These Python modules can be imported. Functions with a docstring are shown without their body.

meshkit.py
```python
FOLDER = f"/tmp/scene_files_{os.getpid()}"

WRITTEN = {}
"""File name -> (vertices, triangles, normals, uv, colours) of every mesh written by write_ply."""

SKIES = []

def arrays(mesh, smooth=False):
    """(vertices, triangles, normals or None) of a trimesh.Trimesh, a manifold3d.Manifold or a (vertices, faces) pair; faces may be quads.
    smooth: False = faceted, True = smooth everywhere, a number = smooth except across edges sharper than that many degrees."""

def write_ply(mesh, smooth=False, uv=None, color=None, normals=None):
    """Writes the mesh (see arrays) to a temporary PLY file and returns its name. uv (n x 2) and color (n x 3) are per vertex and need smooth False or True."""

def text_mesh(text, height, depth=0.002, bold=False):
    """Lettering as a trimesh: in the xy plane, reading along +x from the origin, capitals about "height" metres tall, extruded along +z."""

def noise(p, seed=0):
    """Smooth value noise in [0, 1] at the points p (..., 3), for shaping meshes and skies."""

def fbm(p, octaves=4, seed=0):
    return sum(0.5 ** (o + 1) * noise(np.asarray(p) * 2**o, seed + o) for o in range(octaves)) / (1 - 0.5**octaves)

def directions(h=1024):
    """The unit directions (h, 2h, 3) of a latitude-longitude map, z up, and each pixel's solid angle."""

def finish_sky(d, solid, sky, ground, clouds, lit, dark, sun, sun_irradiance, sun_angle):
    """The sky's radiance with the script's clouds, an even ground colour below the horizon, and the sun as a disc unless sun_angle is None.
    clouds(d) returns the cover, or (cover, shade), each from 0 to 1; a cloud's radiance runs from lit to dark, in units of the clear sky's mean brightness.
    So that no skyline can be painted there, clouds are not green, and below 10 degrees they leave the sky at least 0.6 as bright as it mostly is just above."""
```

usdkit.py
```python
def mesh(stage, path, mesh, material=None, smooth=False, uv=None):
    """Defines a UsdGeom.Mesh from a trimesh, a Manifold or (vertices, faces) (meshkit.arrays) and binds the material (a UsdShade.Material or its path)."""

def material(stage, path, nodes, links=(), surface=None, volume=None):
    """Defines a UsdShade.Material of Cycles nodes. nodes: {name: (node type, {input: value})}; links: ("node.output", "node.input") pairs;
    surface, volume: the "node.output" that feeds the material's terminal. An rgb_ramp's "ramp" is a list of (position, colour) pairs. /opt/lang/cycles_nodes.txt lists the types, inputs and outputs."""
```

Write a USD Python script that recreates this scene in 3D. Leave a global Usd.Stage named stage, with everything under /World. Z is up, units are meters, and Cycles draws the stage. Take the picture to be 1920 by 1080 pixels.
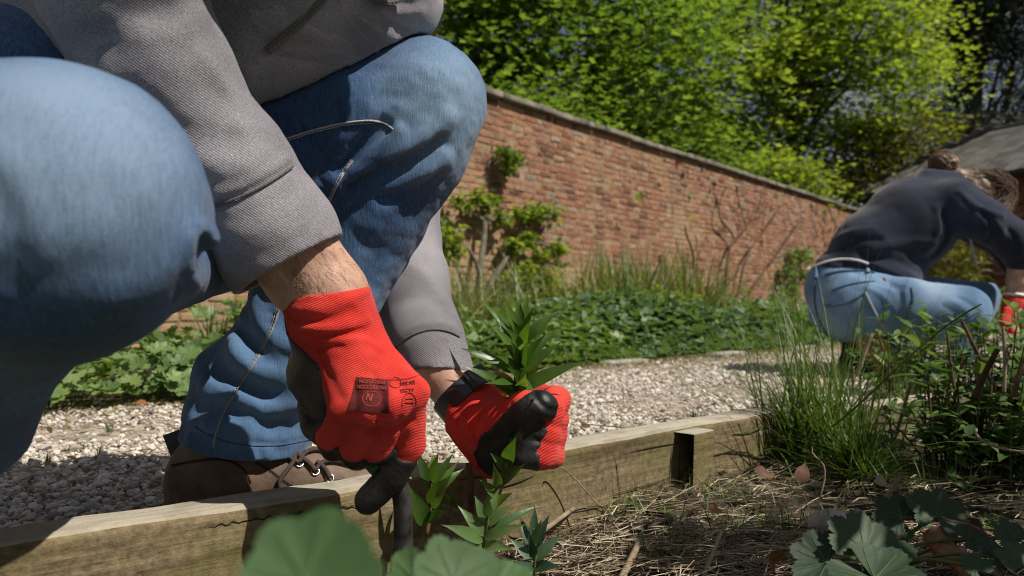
import math, numpy as np, trimesh, usdkit, meshkit
from scipy.spatial import cKDTree
from pxr import Usd, UsdGeom, UsdLux, UsdShade, Sdf, Gf, Vt

stage = Usd.Stage.CreateInMemory()
UsdGeom.SetStageUpAxis(stage, UsdGeom.Tokens.z)
UsdGeom.SetStageMetersPerUnit(stage, 1.0)
UsdGeom.Xform.Define(stage, '/World'); UsdGeom.Scope.Define(stage, '/World/Looks')

# ---------------------------------------------------------------- camera
F, H = 1507.0, 0.28                     # focal length in photo pixels, lens height above the path
cam = UsdGeom.Camera.Define(stage, '/World/camera')
cam.CreateHorizontalApertureAttr(36.0); cam.CreateFocalLengthAttr(F / 1920 * 36)
cam.CreateVerticalApertureOffsetAttr(30 / 1920 * 36)
cam.CreateFStopAttr(6.5); cam.CreateFocusDistanceAttr(1.0)
cam.CreateClippingRangeAttr(Gf.Vec2f(0.02, 4000))
cam.CreateExposureAttr(0.10)
_c = UsdGeom.Xformable(cam); _c.AddTranslateOp().Set(Gf.Vec3d(0, 0, H)); _c.AddRotateXOp().Set(90.0)

# ---------------------------------------------------------------- sky and sun
SUN = np.array([0.55, -0.34, 0.79]); SUN /= np.linalg.norm(SUN)
sky_m = usdkit.material(stage, '/World/Looks/sky', {
    'tc': ('texture_coordinate', {}),
    'st': ('sky_texture', {'sky_type': 'single_scattering', 'sun_disc': False, 'sun_elevation': math.asin(SUN[2]), 'sun_rotation': math.atan2(SUN[0], SUN[1]), 'aerosol_density': 1.6}),
    'n': ('noise_texture', {'scale': 2.6, 'detail': 6.0, 'roughness': 0.58}),
    'r': ('rgb_ramp', {'ramp': [(0.40, (0, 0, 0)), (0.62, (1, 1, 1))]}),
    'mx': ('mix_color', {'b': (5.0, 5.2, 5.5)}),
    'bg': ('background_shader', {'strength': 0.05})},
    [('tc.generated', 'n.vector'), ('n.fac', 'r.fac'), ('r.color', 'mx.fac'), ('st.color', 'mx.a'), ('mx.result', 'bg.color')], surface='bg.background')
dome = UsdLux.DomeLight.Define(stage, '/World/sky'); dome.CreateIntensityAttr(1.0)
UsdShade.MaterialBindingAPI.Apply(dome.GetPrim()).Bind(sky_m)
dome.GetPrim().SetCustomDataByKey('kind', 'structure')
sun = UsdLux.DistantLight.Define(stage, '/World/sun')
sun.CreateNormalizeAttr(True); sun.CreateIntensityAttr(1.25); sun.CreateAngleAttr(0.53); sun.CreateColorAttr(Gf.Vec3f(1.0, 0.94, 0.85))
_x = UsdGeom.Xformable(sun)
_x.AddRotateZOp().Set(math.degrees(math.atan2(SUN[1], SUN[0])) + 90); _x.AddRotateXOp().Set(90 - math.degrees(math.asin(SUN[2])))

# ---------------------------------------------------------------- helpers: stage
rng = np.random.default_rng(7); tone_rng = np.random.default_rng(77); TONED = set()
_used = {}
def numbered(parent, name):
    k = (parent, name); n = _used.get(k, 0); _used[k] = n + 1
    return f'{parent}/{name}' if n == 0 else f'{parent}/{name}_{n:03d}'
def pathof(p): return '/World' if p is None else str(p.GetPath())
def obj(name, mesh, mat, parent=None, smooth=False, kind=None, label=None, color=None):
    m = usdkit.mesh(stage, numbered(pathof(parent), name), mesh, mat, smooth)
    p = m.GetPrim()
    if mat is not None and str(mat.GetPath()) in TONED:        # every loose piece its own tone
        pts, fi = np.array(m.GetPointsAttr().Get()), np.array(m.GetFaceVertexIndicesAttr().Get()).reshape(-1, 3)
        from scipy.sparse import coo_matrix; from scipy.sparse.csgraph import connected_components
        e = np.vstack([fi[:, :2], fi[:, 1:]]); nc, lab = connected_components(coo_matrix((np.ones(len(e), np.int8), (e[:, 0], e[:, 1])), shape=(len(pts),) * 2), False)
        UsdGeom.PrimvarsAPI(m).CreatePrimvar('tone', Sdf.ValueTypeNames.FloatArray, 'vertex').Set(Vt.FloatArray.FromNumpy(tone_rng.uniform(0, 1, nc)[lab].astype(np.float32)))
    if kind: p.SetCustomDataByKey('kind', kind)
    if label: p.SetCustomDataByKey('label', label)
    return p
def tag(p, label, cat, group=None, kind=None):
    p.SetCustomDataByKey('label', label); p.SetCustomDataByKey('category', cat)
    if group: p.SetCustomDataByKey('group', group)
    if kind: p.SetCustomDataByKey('kind', kind)
    return p
def thing(name, label, cat, loc=(0, 0, 0), rz=0.0, group=None, scale=1.0):
    x = UsdGeom.Xform.Define(stage, numbered('/World', name))
    x.AddTranslateOp().Set(Gf.Vec3d(*map(float, loc))); x.AddRotateZOp().Set(float(rz))
    if scale != 1.0: x.AddScaleOp().Set(Gf.Vec3f(scale, scale, scale))
    return tag(x.GetPrim(), label, cat, group)
def dup(src, loc, rz=0.0, label=None, group=None, scale=1.0):
    base = src.GetName()
    while base[-4:-3] == '_' and base[-3:].isdigit(): base = base[:-4]
    d = src.GetCustomData()
    x = thing(base, label or d['label'], d['category'], loc, rz, group or d.get('group'), scale)
    x.GetReferences().AddInternalReference(src.GetPath()); x.SetInstanceable(True)
    return x
# a part whose points are given in world space under a thing placed at loc (no rotation)
def local(mesh, loc):
    v, f = mesh; return (np.asarray(v, float) - np.asarray(loc, float), f)

# ---------------------------------------------------------------- helpers: geometry
def P(px, py, Y): return np.array([(px - 960) / F * Y, Y, H - (py - 570) / F * Y])
def unit(v): v = np.asarray(v, float); return v / max(np.linalg.norm(v), 1e-12)
def sm(t): t = np.clip(t, 0, 1); return t * t * (3 - 2 * t)
def join(parts):
    V, Fc, n = [], [], 0
    for v, f in parts:
        V.append(np.asarray(v, float)); Fc.append(np.asarray(f, int) + n); n += len(v)
    return np.vstack(V), np.vstack(Fc)
def quads(f): f = np.asarray(f); return np.vstack([f[:, [0, 1, 2]], f[:, [0, 2, 3]]])
def tube(pts, r, n=7, caps=True):
    pts = np.asarray(pts, float); m = len(pts); r = np.broadcast_to(np.asarray(r, float), (m,))
    t = np.gradient(pts, axis=0); t /= np.maximum(np.linalg.norm(t, axis=1, keepdims=True), 1e-12)
    a = np.cross(t[0], [0, 0, 1.0]); a = unit(a) if np.linalg.norm(a) > 1e-3 else np.array([1.0, 0, 0])
    ring = np.linspace(0, 2 * np.pi, n, endpoint=False); V = []
    for i in range(m):
        a = unit(a - t[i] * (a @ t[i])); b = np.cross(t[i], a)
        V.append(pts[i] + r[i] * (np.cos(ring)[:, None] * a + np.sin(ring)[:, None] * b))
    V = np.vstack(V); k = np.arange(n); k2 = (k + 1) % n
    fs = [quads(np.stack([i * n + k, i * n + k2, (i + 1) * n + k2, (i + 1) * n + k], 1)) for i in range(m - 1)]
    if caps:
        V = np.vstack([V, pts[0], pts[-1]]); c0, c1 = len(V) - 2, len(V) - 1
        fs += [np.stack([k2, k, np.full(n, c0)], 1), np.stack([(m - 1) * n + k, (m - 1) * n + k2, np.full(n, c1)], 1)]
    return V, np.vstack(fs)
def spline(pts, n):
    from scipy.interpolate import CubicSpline
    pts = np.asarray(pts, float); d = np.r_[0, np.cumsum(np.maximum(np.linalg.norm(np.diff(pts, axis=0), axis=1), 1e-9))]
    return CubicSpline(d, pts)(np.linspace(0, d[-1], n))
def box(c, s, R=None, bev=0.0):
    """box with chamfered edges along its length (12..28 triangles)"""
    s = np.asarray(s, float) / 2
    if bev <= 0:
        m = trimesh.creation.box(2 * s); v, f = np.array(m.vertices), np.array(m.faces)
    else:
        import itertools
        pts = []
        for sx, sy, sz in itertools.product((-1, 1), repeat=3):
            for k in range(3):
                q = np.array([sx, sy, sz]) * s; q[k] -= np.sign(q[k]) * 0
                q2 = np.array([sx, sy, sz]) * (s - bev); q2[k] = q[k]; pts.append(q2)
        m = trimesh.convex.convex_hull(np.array(pts)); v, f = np.array(m.vertices), np.array(m.faces)
    if R is not None: v = v @ np.asarray(R).T
    return v + np.asarray(c, float), f
def frame(x, z=(0, 0, 1.0)):
    x = unit(x); y = unit(np.cross(z, x)); return np.stack([x, y, np.cross(x, y)], 1)
def rots(n, g, tilt=None):
    """n random rotations; tilt None = any, else mostly upright leaning up to tilt radians"""
    if tilt is None:
        q = g.normal(size=(n, 4)); q /= np.linalg.norm(q, axis=1, keepdims=True)
        w, x, y, z = q.T
        return np.stack([np.stack([1-2*(y*y+z*z), 2*(x*y-z*w), 2*(x*z+y*w)], -1), np.stack([2*(x*y+z*w), 1-2*(x*x+z*z), 2*(y*z-x*w)], -1), np.stack([2*(x*z-y*w), 2*(y*z+x*w), 1-2*(x*x+y*y)], -1)], 1)
    a, b, c = g.uniform(0, 2*np.pi, n), g.uniform(0, 2*np.pi, n), np.abs(g.normal(0, tilt, n))
    def rz(t): o = np.zeros_like(t); i = o + 1; return np.stack([np.stack([np.cos(t), -np.sin(t), o], -1), np.stack([np.sin(t), np.cos(t), o], -1), np.stack([o, o, i], -1)], 1)
    def rx(t): o = np.zeros_like(t); i = o + 1; return np.stack([np.stack([i, o, o], -1), np.stack([o, np.cos(t), -np.sin(t)], -1), np.stack([o, np.sin(t), np.cos(t)], -1)], 1)
    return rz(b) @ rx(c) @ rz(a)
def scatter(templates, pos, R, s, g):
    """joined copies of the template meshes; s scalar per copy or (n,3)"""
    pos = np.asarray(pos, float); n = len(pos); which = g.integers(0, len(templates), n); out = []
    s = np.asarray(s, float); s = s[:, None] if s.ndim == 1 else s
    for k, (v, f) in enumerate(templates):
        i = np.nonzero(which == k)[0]
        if not len(i): continue
        vv = np.einsum('nij,nvj->nvi', R[i], v[None] * s[i][:, None, :]) + pos[i][:, None, :]
        ff = f[None] + (np.arange(len(i)) * len(v))[:, None, None]
        out.append((vv.reshape(-1, 3), ff.reshape(-1, 3)))
    return join(out)

# ---------------------------------------------------------------- helpers: leaves
def leaf(L, W, bend=0.0, fold=0.25, n=6, tip=0.55, wave=0.0, seed=0, pet=0.0):
    """lanceolate leaf along +x from the origin, up +z; bend = total droop angle"""
    t = np.linspace(0, 1, n + 1); ph = seed * 1.7
    w = W / 2 * np.sin(np.pi * np.clip(t, 0, 1) ** tip) ** (0.8 + .5 * t); w[0] = W * 0.06; w[-1] = 0.0
    ang = -bend * t; dx = np.cos(ang); dz = np.sin(ang)
    x = np.r_[0, np.cumsum((dx[1:] + dx[:-1]) / 2)] * L / n; z = np.r_[0, np.cumsum((dz[1:] + dz[:-1]) / 2)] * L / n
    V = []
    for i in range(n + 1):
        up = np.array([-np.sin(ang[i]), 0, np.cos(ang[i])])
        c = np.array([x[i], 0, z[i]])
        e = fold * w[i]; ws = wave * W * np.sin(9 * t[i] + ph); wt = wave * W * np.sin(8 * t[i] + ph + 2)
        V += [c + np.array([0, w[i], 0]) + up * (e + ws * (0 < i < n)), c, c + np.array([0, -w[i], 0]) + up * (e + wt * (0 < i < n))]
    V = np.array(V); f = []
    for i in range(n):
        a = 3 * i
        f += [[a, a + 1, a + 4], [a, a + 4, a + 3], [a + 1, a + 2, a + 5], [a + 1, a + 5, a + 4]]
    return V, np.array(f)
def lobed(R0, lobes=7, seed=0, cup=0.25, depth=0.22, teeth=0.0, gap=0.5, rings=2, per=6, pleat=.07):
    """palmate scalloped leaf, petiole joint at the origin, blade toward +x, up +z"""
    n = lobes * per + 1
    th = np.linspace(-np.pi + gap, np.pi - gap, n); u = np.linspace(0, lobes, n)
    r = R0 * (1 - depth + depth * np.abs(np.sin(np.pi * u)) ** 0.6) * (0.80 + 0.20 * np.cos(th * 0.5)) * (1 + .07 * np.sin(3 * th + seed * 2.1) + .05 * np.sin(5 * th + seed))
    if teeth: r *= 1 + teeth * (np.arange(n) % 2)
    g = np.random.default_rng(seed); V = [np.zeros(3)]
    for k in range(1, rings + 1):
        q = k / rings
        pl = pleat * R0 * np.cos(2 * np.pi * u) * q
        zz = cup * R0 * q ** 1.6 - pl + 0.05 * R0 * np.sin(2 * th + seed) * q
        V += list(np.stack([np.cos(th) * r * q, np.sin(th) * r * q, zz], 1))
    V = np.array(V); f = [[0, 1 + i, 2 + i] for i in range(n - 1)]
    for k in range(rings - 1):
        a, b = 1 + k * n, 1 + (k + 1) * n
        for i in range(n - 1): f += [[a + i, b + i, b + i + 1], [a + i, b + i + 1, a + i + 1]]
    return V, np.array(f)
def aim(mesh, base, d, up=(0, 0, 1), roll=0.0):
    """put a +x leaf at base pointing along d"""
    R = frame(d, up)
    if roll:
        c, s = math.cos(roll), math.sin(roll); R = R @ np.array([[1, 0, 0], [0, c, -s], [0, s, c]])
    v, f = mesh
    return v @ R.T + np.asarray(base, float), f

# ---------------------------------------------------------------- helpers: signed distance shapes
def cone(p, a, b, ra, rb):
    a, b = np.asarray(a, float), np.asarray(b, float); ab = b - a; L2 = max(ab @ ab, 1e-12)
    t = np.clip((p - a) @ ab / L2, 0, 1)
    return np.linalg.norm(p - a - t[:, None] * ab, axis=1) - (ra + (rb - ra) * t)
def ell(p, c, r, R=None):
    q = p - np.asarray(c, float)
    if R is not None: q = q @ R
    r = np.asarray(r, float); k = np.linalg.norm(q / r, axis=1); k2 = np.linalg.norm(q / r ** 2, axis=1)
    return np.where(k2 > 1e-9, k * (k - 1) / np.maximum(k2, 1e-9), -r.min())
def smin(a, b, k):
    h = np.maximum(k - np.abs(a - b), 0) / k
    return np.minimum(a, b) - h * h * k * 0.25
def chain(p, pts, k=0.0):
    """pts: [(point, radius)...]"""
    d = None
    for (a, ra), (b, rb) in zip(pts[:-1], pts[1:]):
        e = cone(p, a, b, ra, rb)
        d = e if d is None else (smin(d, e, k) if k else np.minimum(d, e))
    return d
def dline(p, line):
    line = np.asarray(line, float); d = np.full(len(p), 1e9); 
    for a, b in zip(line[:-1], line[1:]):
        ab = b - a; t = np.clip((p - a) @ ab / max(ab @ ab, 1e-12), 0, 1)
        d = np.minimum(d, np.linalg.norm(p - a - t[:, None] * ab, axis=1))
    return d
def creases(p, items):
    """sum of ridges (+) and grooves (-): (polyline, width, amplitude)"""
    o = np.zeros(len(p))
    for line, w, amp in items:
        line = np.asarray(line); lo, hi = line.min(0) - 3 * w, line.max(0) + 3 * w
        m = np.all((p > lo) & (p < hi), axis=1)
        if m.any(): o[m] += amp * np.exp(-(dline(p[m], line) / w) ** 2)
    return o
def fb(p, scale, seed=0, octaves=3): return meshkit.fbm(np.asarray(p) * scale, octaves, seed) - 0.5
def surface(f, lo, hi, h, margin=1.35):
    """surface nets of f = 0 on a grid of step h, evaluated only near the surface"""
    lo, hi = np.asarray(lo, float), np.asarray(hi, float); B = 8
    nb = np.ceil((hi - lo) / (h * B)).astype(int); n = nb * B
    g = [lo[k] + (np.arange(nb[k]) + 0.5) * B * h - h / 2 for k in range(3)]
    C = np.stack(np.meshgrid(*g, indexing='ij'), -1).reshape(-1, 3)
    dc = f(C); act = np.abs(dc) < B * h * 0.87 * margin + 0.004
    D = np.repeat(np.repeat(np.repeat(dc.reshape(nb), B, 0), B, 1), B, 2).astype(np.float32)
    ids = np.argwhere(act.reshape(nb)) * B
    o = np.stack(np.meshgrid(*[np.arange(B)] * 3, indexing='ij'), -1).reshape(-1, 3)
    for s in range(0, len(ids), 400):
        ijk = (ids[s:s + 400, None, :] + o[None]).reshape(-1, 3)
        D[ijk[:, 0], ijk[:, 1], ijk[:, 2]] = f(lo + ijk * h)
    ins = D < 0; c = np.zeros(tuple(n - 1), np.int8)
    for dx in (0, 1):
        for dy in (0, 1):
            for dz in (0, 1): c += ins[dx:n[0]-1+dx, dy:n[1]-1+dy, dz:n[2]-1+dz]
    cells = np.argwhere((c > 0) & (c < 8)); idx = np.full(tuple(n - 1), -1, np.int64); idx[tuple(cells.T)] = np.arange(len(cells))
    acc, cnt = np.zeros((len(cells), 3)), np.zeros(len(cells))
    corners = [(x, y, z) for x in (0, 1) for y in (0, 1) for z in (0, 1)]
    for a in corners:
        for ax in range(3):
            if a[ax]: continue
            b = list(a); b[ax] = 1
            ia, ib = cells + a, cells + b
            da, db = D[tuple(ia.T)], D[tuple(ib.T)]
            m = (da < 0) != (db < 0); t = np.where(m, da / np.where(m, da - db, 1), 0)
            q = np.array(a, float) + t[:, None] * (np.array(b) - np.array(a))
            acc[m] += q[m]; cnt[m] += 1
    V = lo + (cells + acc / np.maximum(cnt, 1)[:, None]) * h
    faces = []
    for ax in range(3):
        u, w = (ax + 1) % 3, (ax + 2) % 3
        A = ins; s0 = [slice(1, n[k] - 1) for k in range(3)]; s1 = list(s0)
        s0[ax] = slice(0, n[ax] - 1); s1[ax] = slice(1, n[ax])
        a, b = A[tuple(s0)], A[tuple(s1)]
        for flip in (False, True):
            e = np.argwhere((a & ~b) if not flip else (~a & b))
            if not len(e): continue
            e = e + 1; e[:, ax] -= 1
            q = []
            for du, dw in ((0, 0), (-1, 0), (-1, -1), (0, -1)):
                k = e.copy(); k[:, u] += du; k[:, w] += dw; q.append(idx[tuple(k.T)])
            q = np.stack(q, 1)
            faces.append(q[:, ::-1] if flip else q)
    q = np.vstack(faces); q = q[(q >= 0).all(1)]
    return V, quads(q)
def clip_faces(mesh, keep):
    """drop the faces whose centres do not pass keep(centres)"""
    v, f = mesh; m = keep(v[f].mean(1)); f = f[m]; u, inv = np.unique(f, return_inverse=True)
    return v[u], inv.reshape(-1, 3)
def trace(f, px, py, y0, y1, n=160):
    """first hit of the rays through the photo pixels with f = 0"""
    px, py = np.atleast_1d(px).astype(float), np.atleast_1d(py).astype(float)
    y = np.full(len(px), float(y0)); d = np.stack([(px - 960) / F, np.ones(len(px)), -(py - 570) / F], 1); sp = np.linalg.norm(d, axis=1)
    for _ in range(n):
        s = f(d * y[:, None] + [0, 0, H]); y = np.clip(y + np.where(np.abs(s) > 2e-4, s * 0.6 / sp, 0), y0, y1)
    return d * y[:, None] + [0, 0, H]
def grad(f, p, e=1e-3):
    g = np.stack([f(p + np.eye(3)[k] * e) - f(p - np.eye(3)[k] * e) for k in range(3)], 1)
    return g / np.maximum(np.linalg.norm(g, axis=1, keepdims=True), 1e-9)
def poly_px(pts, n=40): return spline(np.c_[np.asarray(pts, float), np.zeros(len(pts))], n)[:, :2]
def on(f, pts, y0, y1, n=40, lift=0.0):
    """a line drawn on the surface f where the photo shows it"""
    q = poly_px(pts, n); w = trace(f, q[:, 0], q[:, 1], y0, y1)
    return w + grad(f, w) * lift if lift else w

# ---------------------------------------------------------------- materials
def mat(name, nodes, links, surface='p.BSDF'):
    if any(v[0] == 'attribute' for v in nodes.values()): TONED.add('/World/Looks/' + name)
    return usdkit.material(stage, '/World/Looks/' + name, nodes, links, surface=surface)
def rough_mat(name, ramp, scale=8.0, rough=0.85, bump=0.3, bscale=60.0, bdist=0.002, detail=5.0, distort=0.0, sheen=0.0, vec='position', stretch=None, extra=None, spec=0.3):
    nodes = {'g': ('geometry', {}), 'tc': ('texture_coordinate', {}), 'mp': ('mapping', {'scale': stretch or (1, 1, 1)}),
             'n': ('noise_texture', {'scale': scale, 'detail': detail, 'roughness': 0.62, 'distortion': distort}),
             'r': ('rgb_ramp', {'ramp': ramp}), 'n2': ('noise_texture', {'scale': bscale, 'detail': 4.0, 'roughness': 0.65}),
             'b': ('bump', {'strength': bump, 'distance': bdist}), 'p': ('principled_bsdf', {'roughness': rough, 'sheen_weight': sheen, 'specular_ior_level': spec})}
    links = [('g.position' if vec == 'position' else 'tc.object', 'mp.vector'), ('mp.vector', 'n.vector'), ('n.fac', 'r.fac'), ('r.color', 'p.base_color'),
             ('mp.vector', 'n2.vector'), ('n2.fac', 'b.height'), ('b.normal', 'p.normal')]
    return mat(name, nodes, links)
def island_mat(name, ramp, rough=0.8, noise=0.35, nscale=40.0, bump=0.3, bdist=0.002, spec=0.3):
    """each loose piece of the mesh its own tone from the ramp, broken up by noise"""
    nodes = {'g': ('geometry', {}), 'ta': ('attribute', {'attribute': 'tone'}), 'r': ('rgb_ramp', {'ramp': ramp}), 'n': ('noise_texture', {'scale': nscale, 'detail': 5.0, 'roughness': 0.65}),
             'mr': ('map_range', {'from_min': 0.25, 'from_max': 0.75, 'to_min': 1 - noise, 'to_max': 1 + noise}),
             'm': ('vector_math', {'math_type': 'scale'}), 'b': ('bump', {'strength': bump, 'distance': bdist}), 'p': ('principled_bsdf', {'roughness': rough, 'specular_ior_level': spec})}
    links = [('ta.fac', 'r.fac'), ('g.position', 'n.vector'), ('n.fac', 'mr.value'), ('r.color', 'm.vector1'), ('mr.result', 'm.scale'),
             ('m.vector', 'p.base_color'), ('n.fac', 'b.height'), ('b.normal', 'p.normal')]
    return mat(name, nodes, links)
def leaf_mat(name, ramp, trans=0.35, rough=0.45, nscale=12.0, island=True, tcol=1.6, spec=0.5):
    """leaves: tone varies by leaf and by noise, light passes through"""
    nodes = {'g': ('geometry', {}), 'ta': ('attribute', {'attribute': 'tone'}), 'n': ('noise_texture', {'scale': nscale, 'detail': 3.0}), 'a': ('math', {'math_type': 'multiply_add', 'value2': 0.55 if island else 0.0, 'value3': 0.0}),
             'a2': ('math', {'math_type': 'multiply_add', 'value2': 0.45 if island else 1.0}), 'r': ('rgb_ramp', {'ramp': ramp}), 'n2': ('noise_texture', {'scale': 90.0, 'detail': 2.0}), 'b': ('bump', {'strength': 0.25, 'distance': 0.002}),
             'p': ('principled_bsdf', {'roughness': rough, 'specular_ior_level': spec}), 'sc': ('vector_math', {'math_type': 'multiply', 'vector2': (tcol * 1.0, tcol * 1.05, tcol * 0.35)}),
             't': ('translucent_bsdf', {}), 'mx': ('mix_closure', {'fac': trans})}
    links = [('ta.fac', 'a.value1'), ('g.position', 'n.vector'), ('n.fac', 'a2.value1'), ('a.value', 'a2.value3'), ('a2.value', 'r.fac'), ('r.color', 'p.base_color'), ('r.color', 'sc.vector1'),
             ('sc.vector', 't.color'), ('g.position', 'n2.vector'), ('n2.fac', 'b.height'), ('b.normal', 'p.normal'), ('p.BSDF', 'mx.closure1'), ('t.BSDF', 'mx.closure2')]
    return mat(name, nodes, links, surface='mx.closure')
# ================================================================ SETTING
# ---- materials of the setting
soil_m = rough_mat('soil', [(0.25, (0.018, 0.012, 0.008)), (0.5, (0.045, 0.032, 0.020)), (0.75, (0.09, 0.065, 0.04))], scale=14, rough=0.95, bump=0.8, bscale=70, bdist=0.006)
meadow_m = rough_mat('meadow', [(0.3, (0.03, 0.05, 0.015)), (0.6, (0.06, 0.09, 0.025)), (0.8, (0.10, 0.09, 0.05))], scale=3, rough=0.95, bump=0.6, bscale=30, bdist=0.01)
path_m = rough_mat('path_grit', [(0.3, (0.17, 0.135, 0.10)), (0.5, (0.36, 0.30, 0.235)), (0.7, (0.50, 0.44, 0.36))], scale=22, rough=0.95, bump=0.8, bscale=140, bdist=0.004)
gravel_m = island_mat('gravel', [(0.0, (0.25, 0.20, 0.15)), (0.25, (0.44, 0.385, 0.325)), (0.6, (0.60, 0.54, 0.47)), (0.92, (0.70, 0.65, 0.58)), (1.0, (0.22, 0.15, 0.10))], rough=0.9, noise=0.22, nscale=120, bump=0.25, bdist=0.001)
moss_m = island_mat('path_litter', [(0.0, (0.10, 0.065, 0.03)), (0.4, (0.24, 0.17, 0.085)), (0.75, (0.17, 0.16, 0.05)), (1.0, (0.34, 0.27, 0.16))], rough=0.95, noise=0.25, nscale=60)
mortar_m = rough_mat('lime_mortar', [(0.3, (0.13, 0.078, 0.048)), (0.5, (0.25, 0.16, 0.095)), (0.7, (0.36, 0.265, 0.175))], scale=9, rough=0.95, bump=0.7, bscale=90, bdist=0.004)
coping_m = rough_mat('coping_stone', [(0.3, (0.06, 0.055, 0.045)), (0.5, (0.19, 0.17, 0.13)), (0.68, (0.30, 0.27, 0.22))], scale=7, rough=0.95, bump=0.7, bscale=60, bdist=0.006)
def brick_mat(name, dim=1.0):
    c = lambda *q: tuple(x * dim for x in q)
    return mat(name, {'g': ('geometry', {}), 'ta': ('attribute', {'attribute': 'tone'}),
        'r': ('rgb_ramp', {'ramp': [(0.0, c(.10, .055, .045)), (0.12, c(.20, .088, .055)), (0.35, c(.27, .118, .072)), (0.6, c(.32, .155, .092)), (0.8, c(.27, .155, .105)), (0.92, c(.33, .225, .14)), (1.0, c(.25, .20, .165))]}),
        'n': ('noise_texture', {'scale': 26.0, 'detail': 6.0, 'roughness': 0.7}), 'mr': ('map_range', {'from_min': .25, 'from_max': .75, 'to_min': .45, 'to_max': 1.5}),
        'm': ('vector_math', {'math_type': 'scale'}),
        'n2': ('noise_texture', {'scale': 0.75, 'detail': 7.0, 'roughness': 0.66}), 'sx': ('separate_xyz', {}),
        'hz': ('math', {'math_type': 'multiply_add', 'value2': -0.055, 'value3': 0.06}), 'hx': ('math', {'math_type': 'multiply_add', 'value2': -0.045, 'value3': 0.05}), 'a1': ('math', {'math_type': 'add'}), 'a2': ('math', {'math_type': 'add'}),
        'k': ('rgb_ramp', {'ramp': [(0.47, (0, 0, 0)), (0.60, (.78, .78, .78))]}), 'mx': ('mix_color', {'b': c(.36, .245, .135)}),
        'mp': ('mapping', {'scale': (2.2, 2.2, 0.5)}), 'n3': ('noise_texture', {'scale': 1.6, 'detail': 6.0, 'roughness': 0.7}), 'k3': ('rgb_ramp', {'ramp': [(0.53, (0, 0, 0)), (0.70, (.72, .72, .72))]}), 'mx3': ('mix_color', {'b': c(.075, .065, .058)}),
        'n4': ('noise_texture', {'scale': 60.0, 'detail': 5.0, 'roughness': 0.7}), 'b': ('bump', {'strength': .8, 'distance': .006}), 'p': ('principled_bsdf', {'roughness': .93, 'specular_ior_level': .2})},
        [('ta.fac', 'r.fac'), ('g.position', 'n.vector'), ('n.fac', 'mr.value'), ('r.color', 'm.vector1'), ('mr.result', 'm.scale'),
         ('g.position', 'n2.vector'), ('g.position', 'sx.vector'), ('sx.z', 'hz.value1'), ('sx.x', 'hx.value1'), ('hz.value', 'a1.value1'), ('hx.value', 'a1.value2'), ('n2.fac', 'a2.value1'), ('a1.value', 'a2.value2'), ('a2.value', 'k.fac'),
         ('m.vector', 'mx.a'), ('k.color', 'mx.fac'), ('g.position', 'mp.vector'), ('mp.vector', 'n3.vector'), ('n3.fac', 'k3.fac'), ('mx.result', 'mx3.a'), ('k3.color', 'mx3.fac'),
         ('mx3.result', 'p.base_color'), ('g.position', 'n4.vector'), ('n4.fac', 'b.height'), ('b.normal', 'p.normal')])
brick_one_m = brick_mat('brick'); brick_many_m = brick_one_m
slate_m = island_mat('roof_slate', [(0.0, (.075, .070, .070)), (0.5, (.12, .112, .108)), (1.0, (.17, .16, .15))], rough=.8, noise=.3, nscale=14)
slate_one_m = slate_m
fascia_m = rough_mat('dark_fascia', [(0.3, (.012, .011, .010)), (0.7, (.03, .028, .026))], scale=6, rough=.7)
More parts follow.
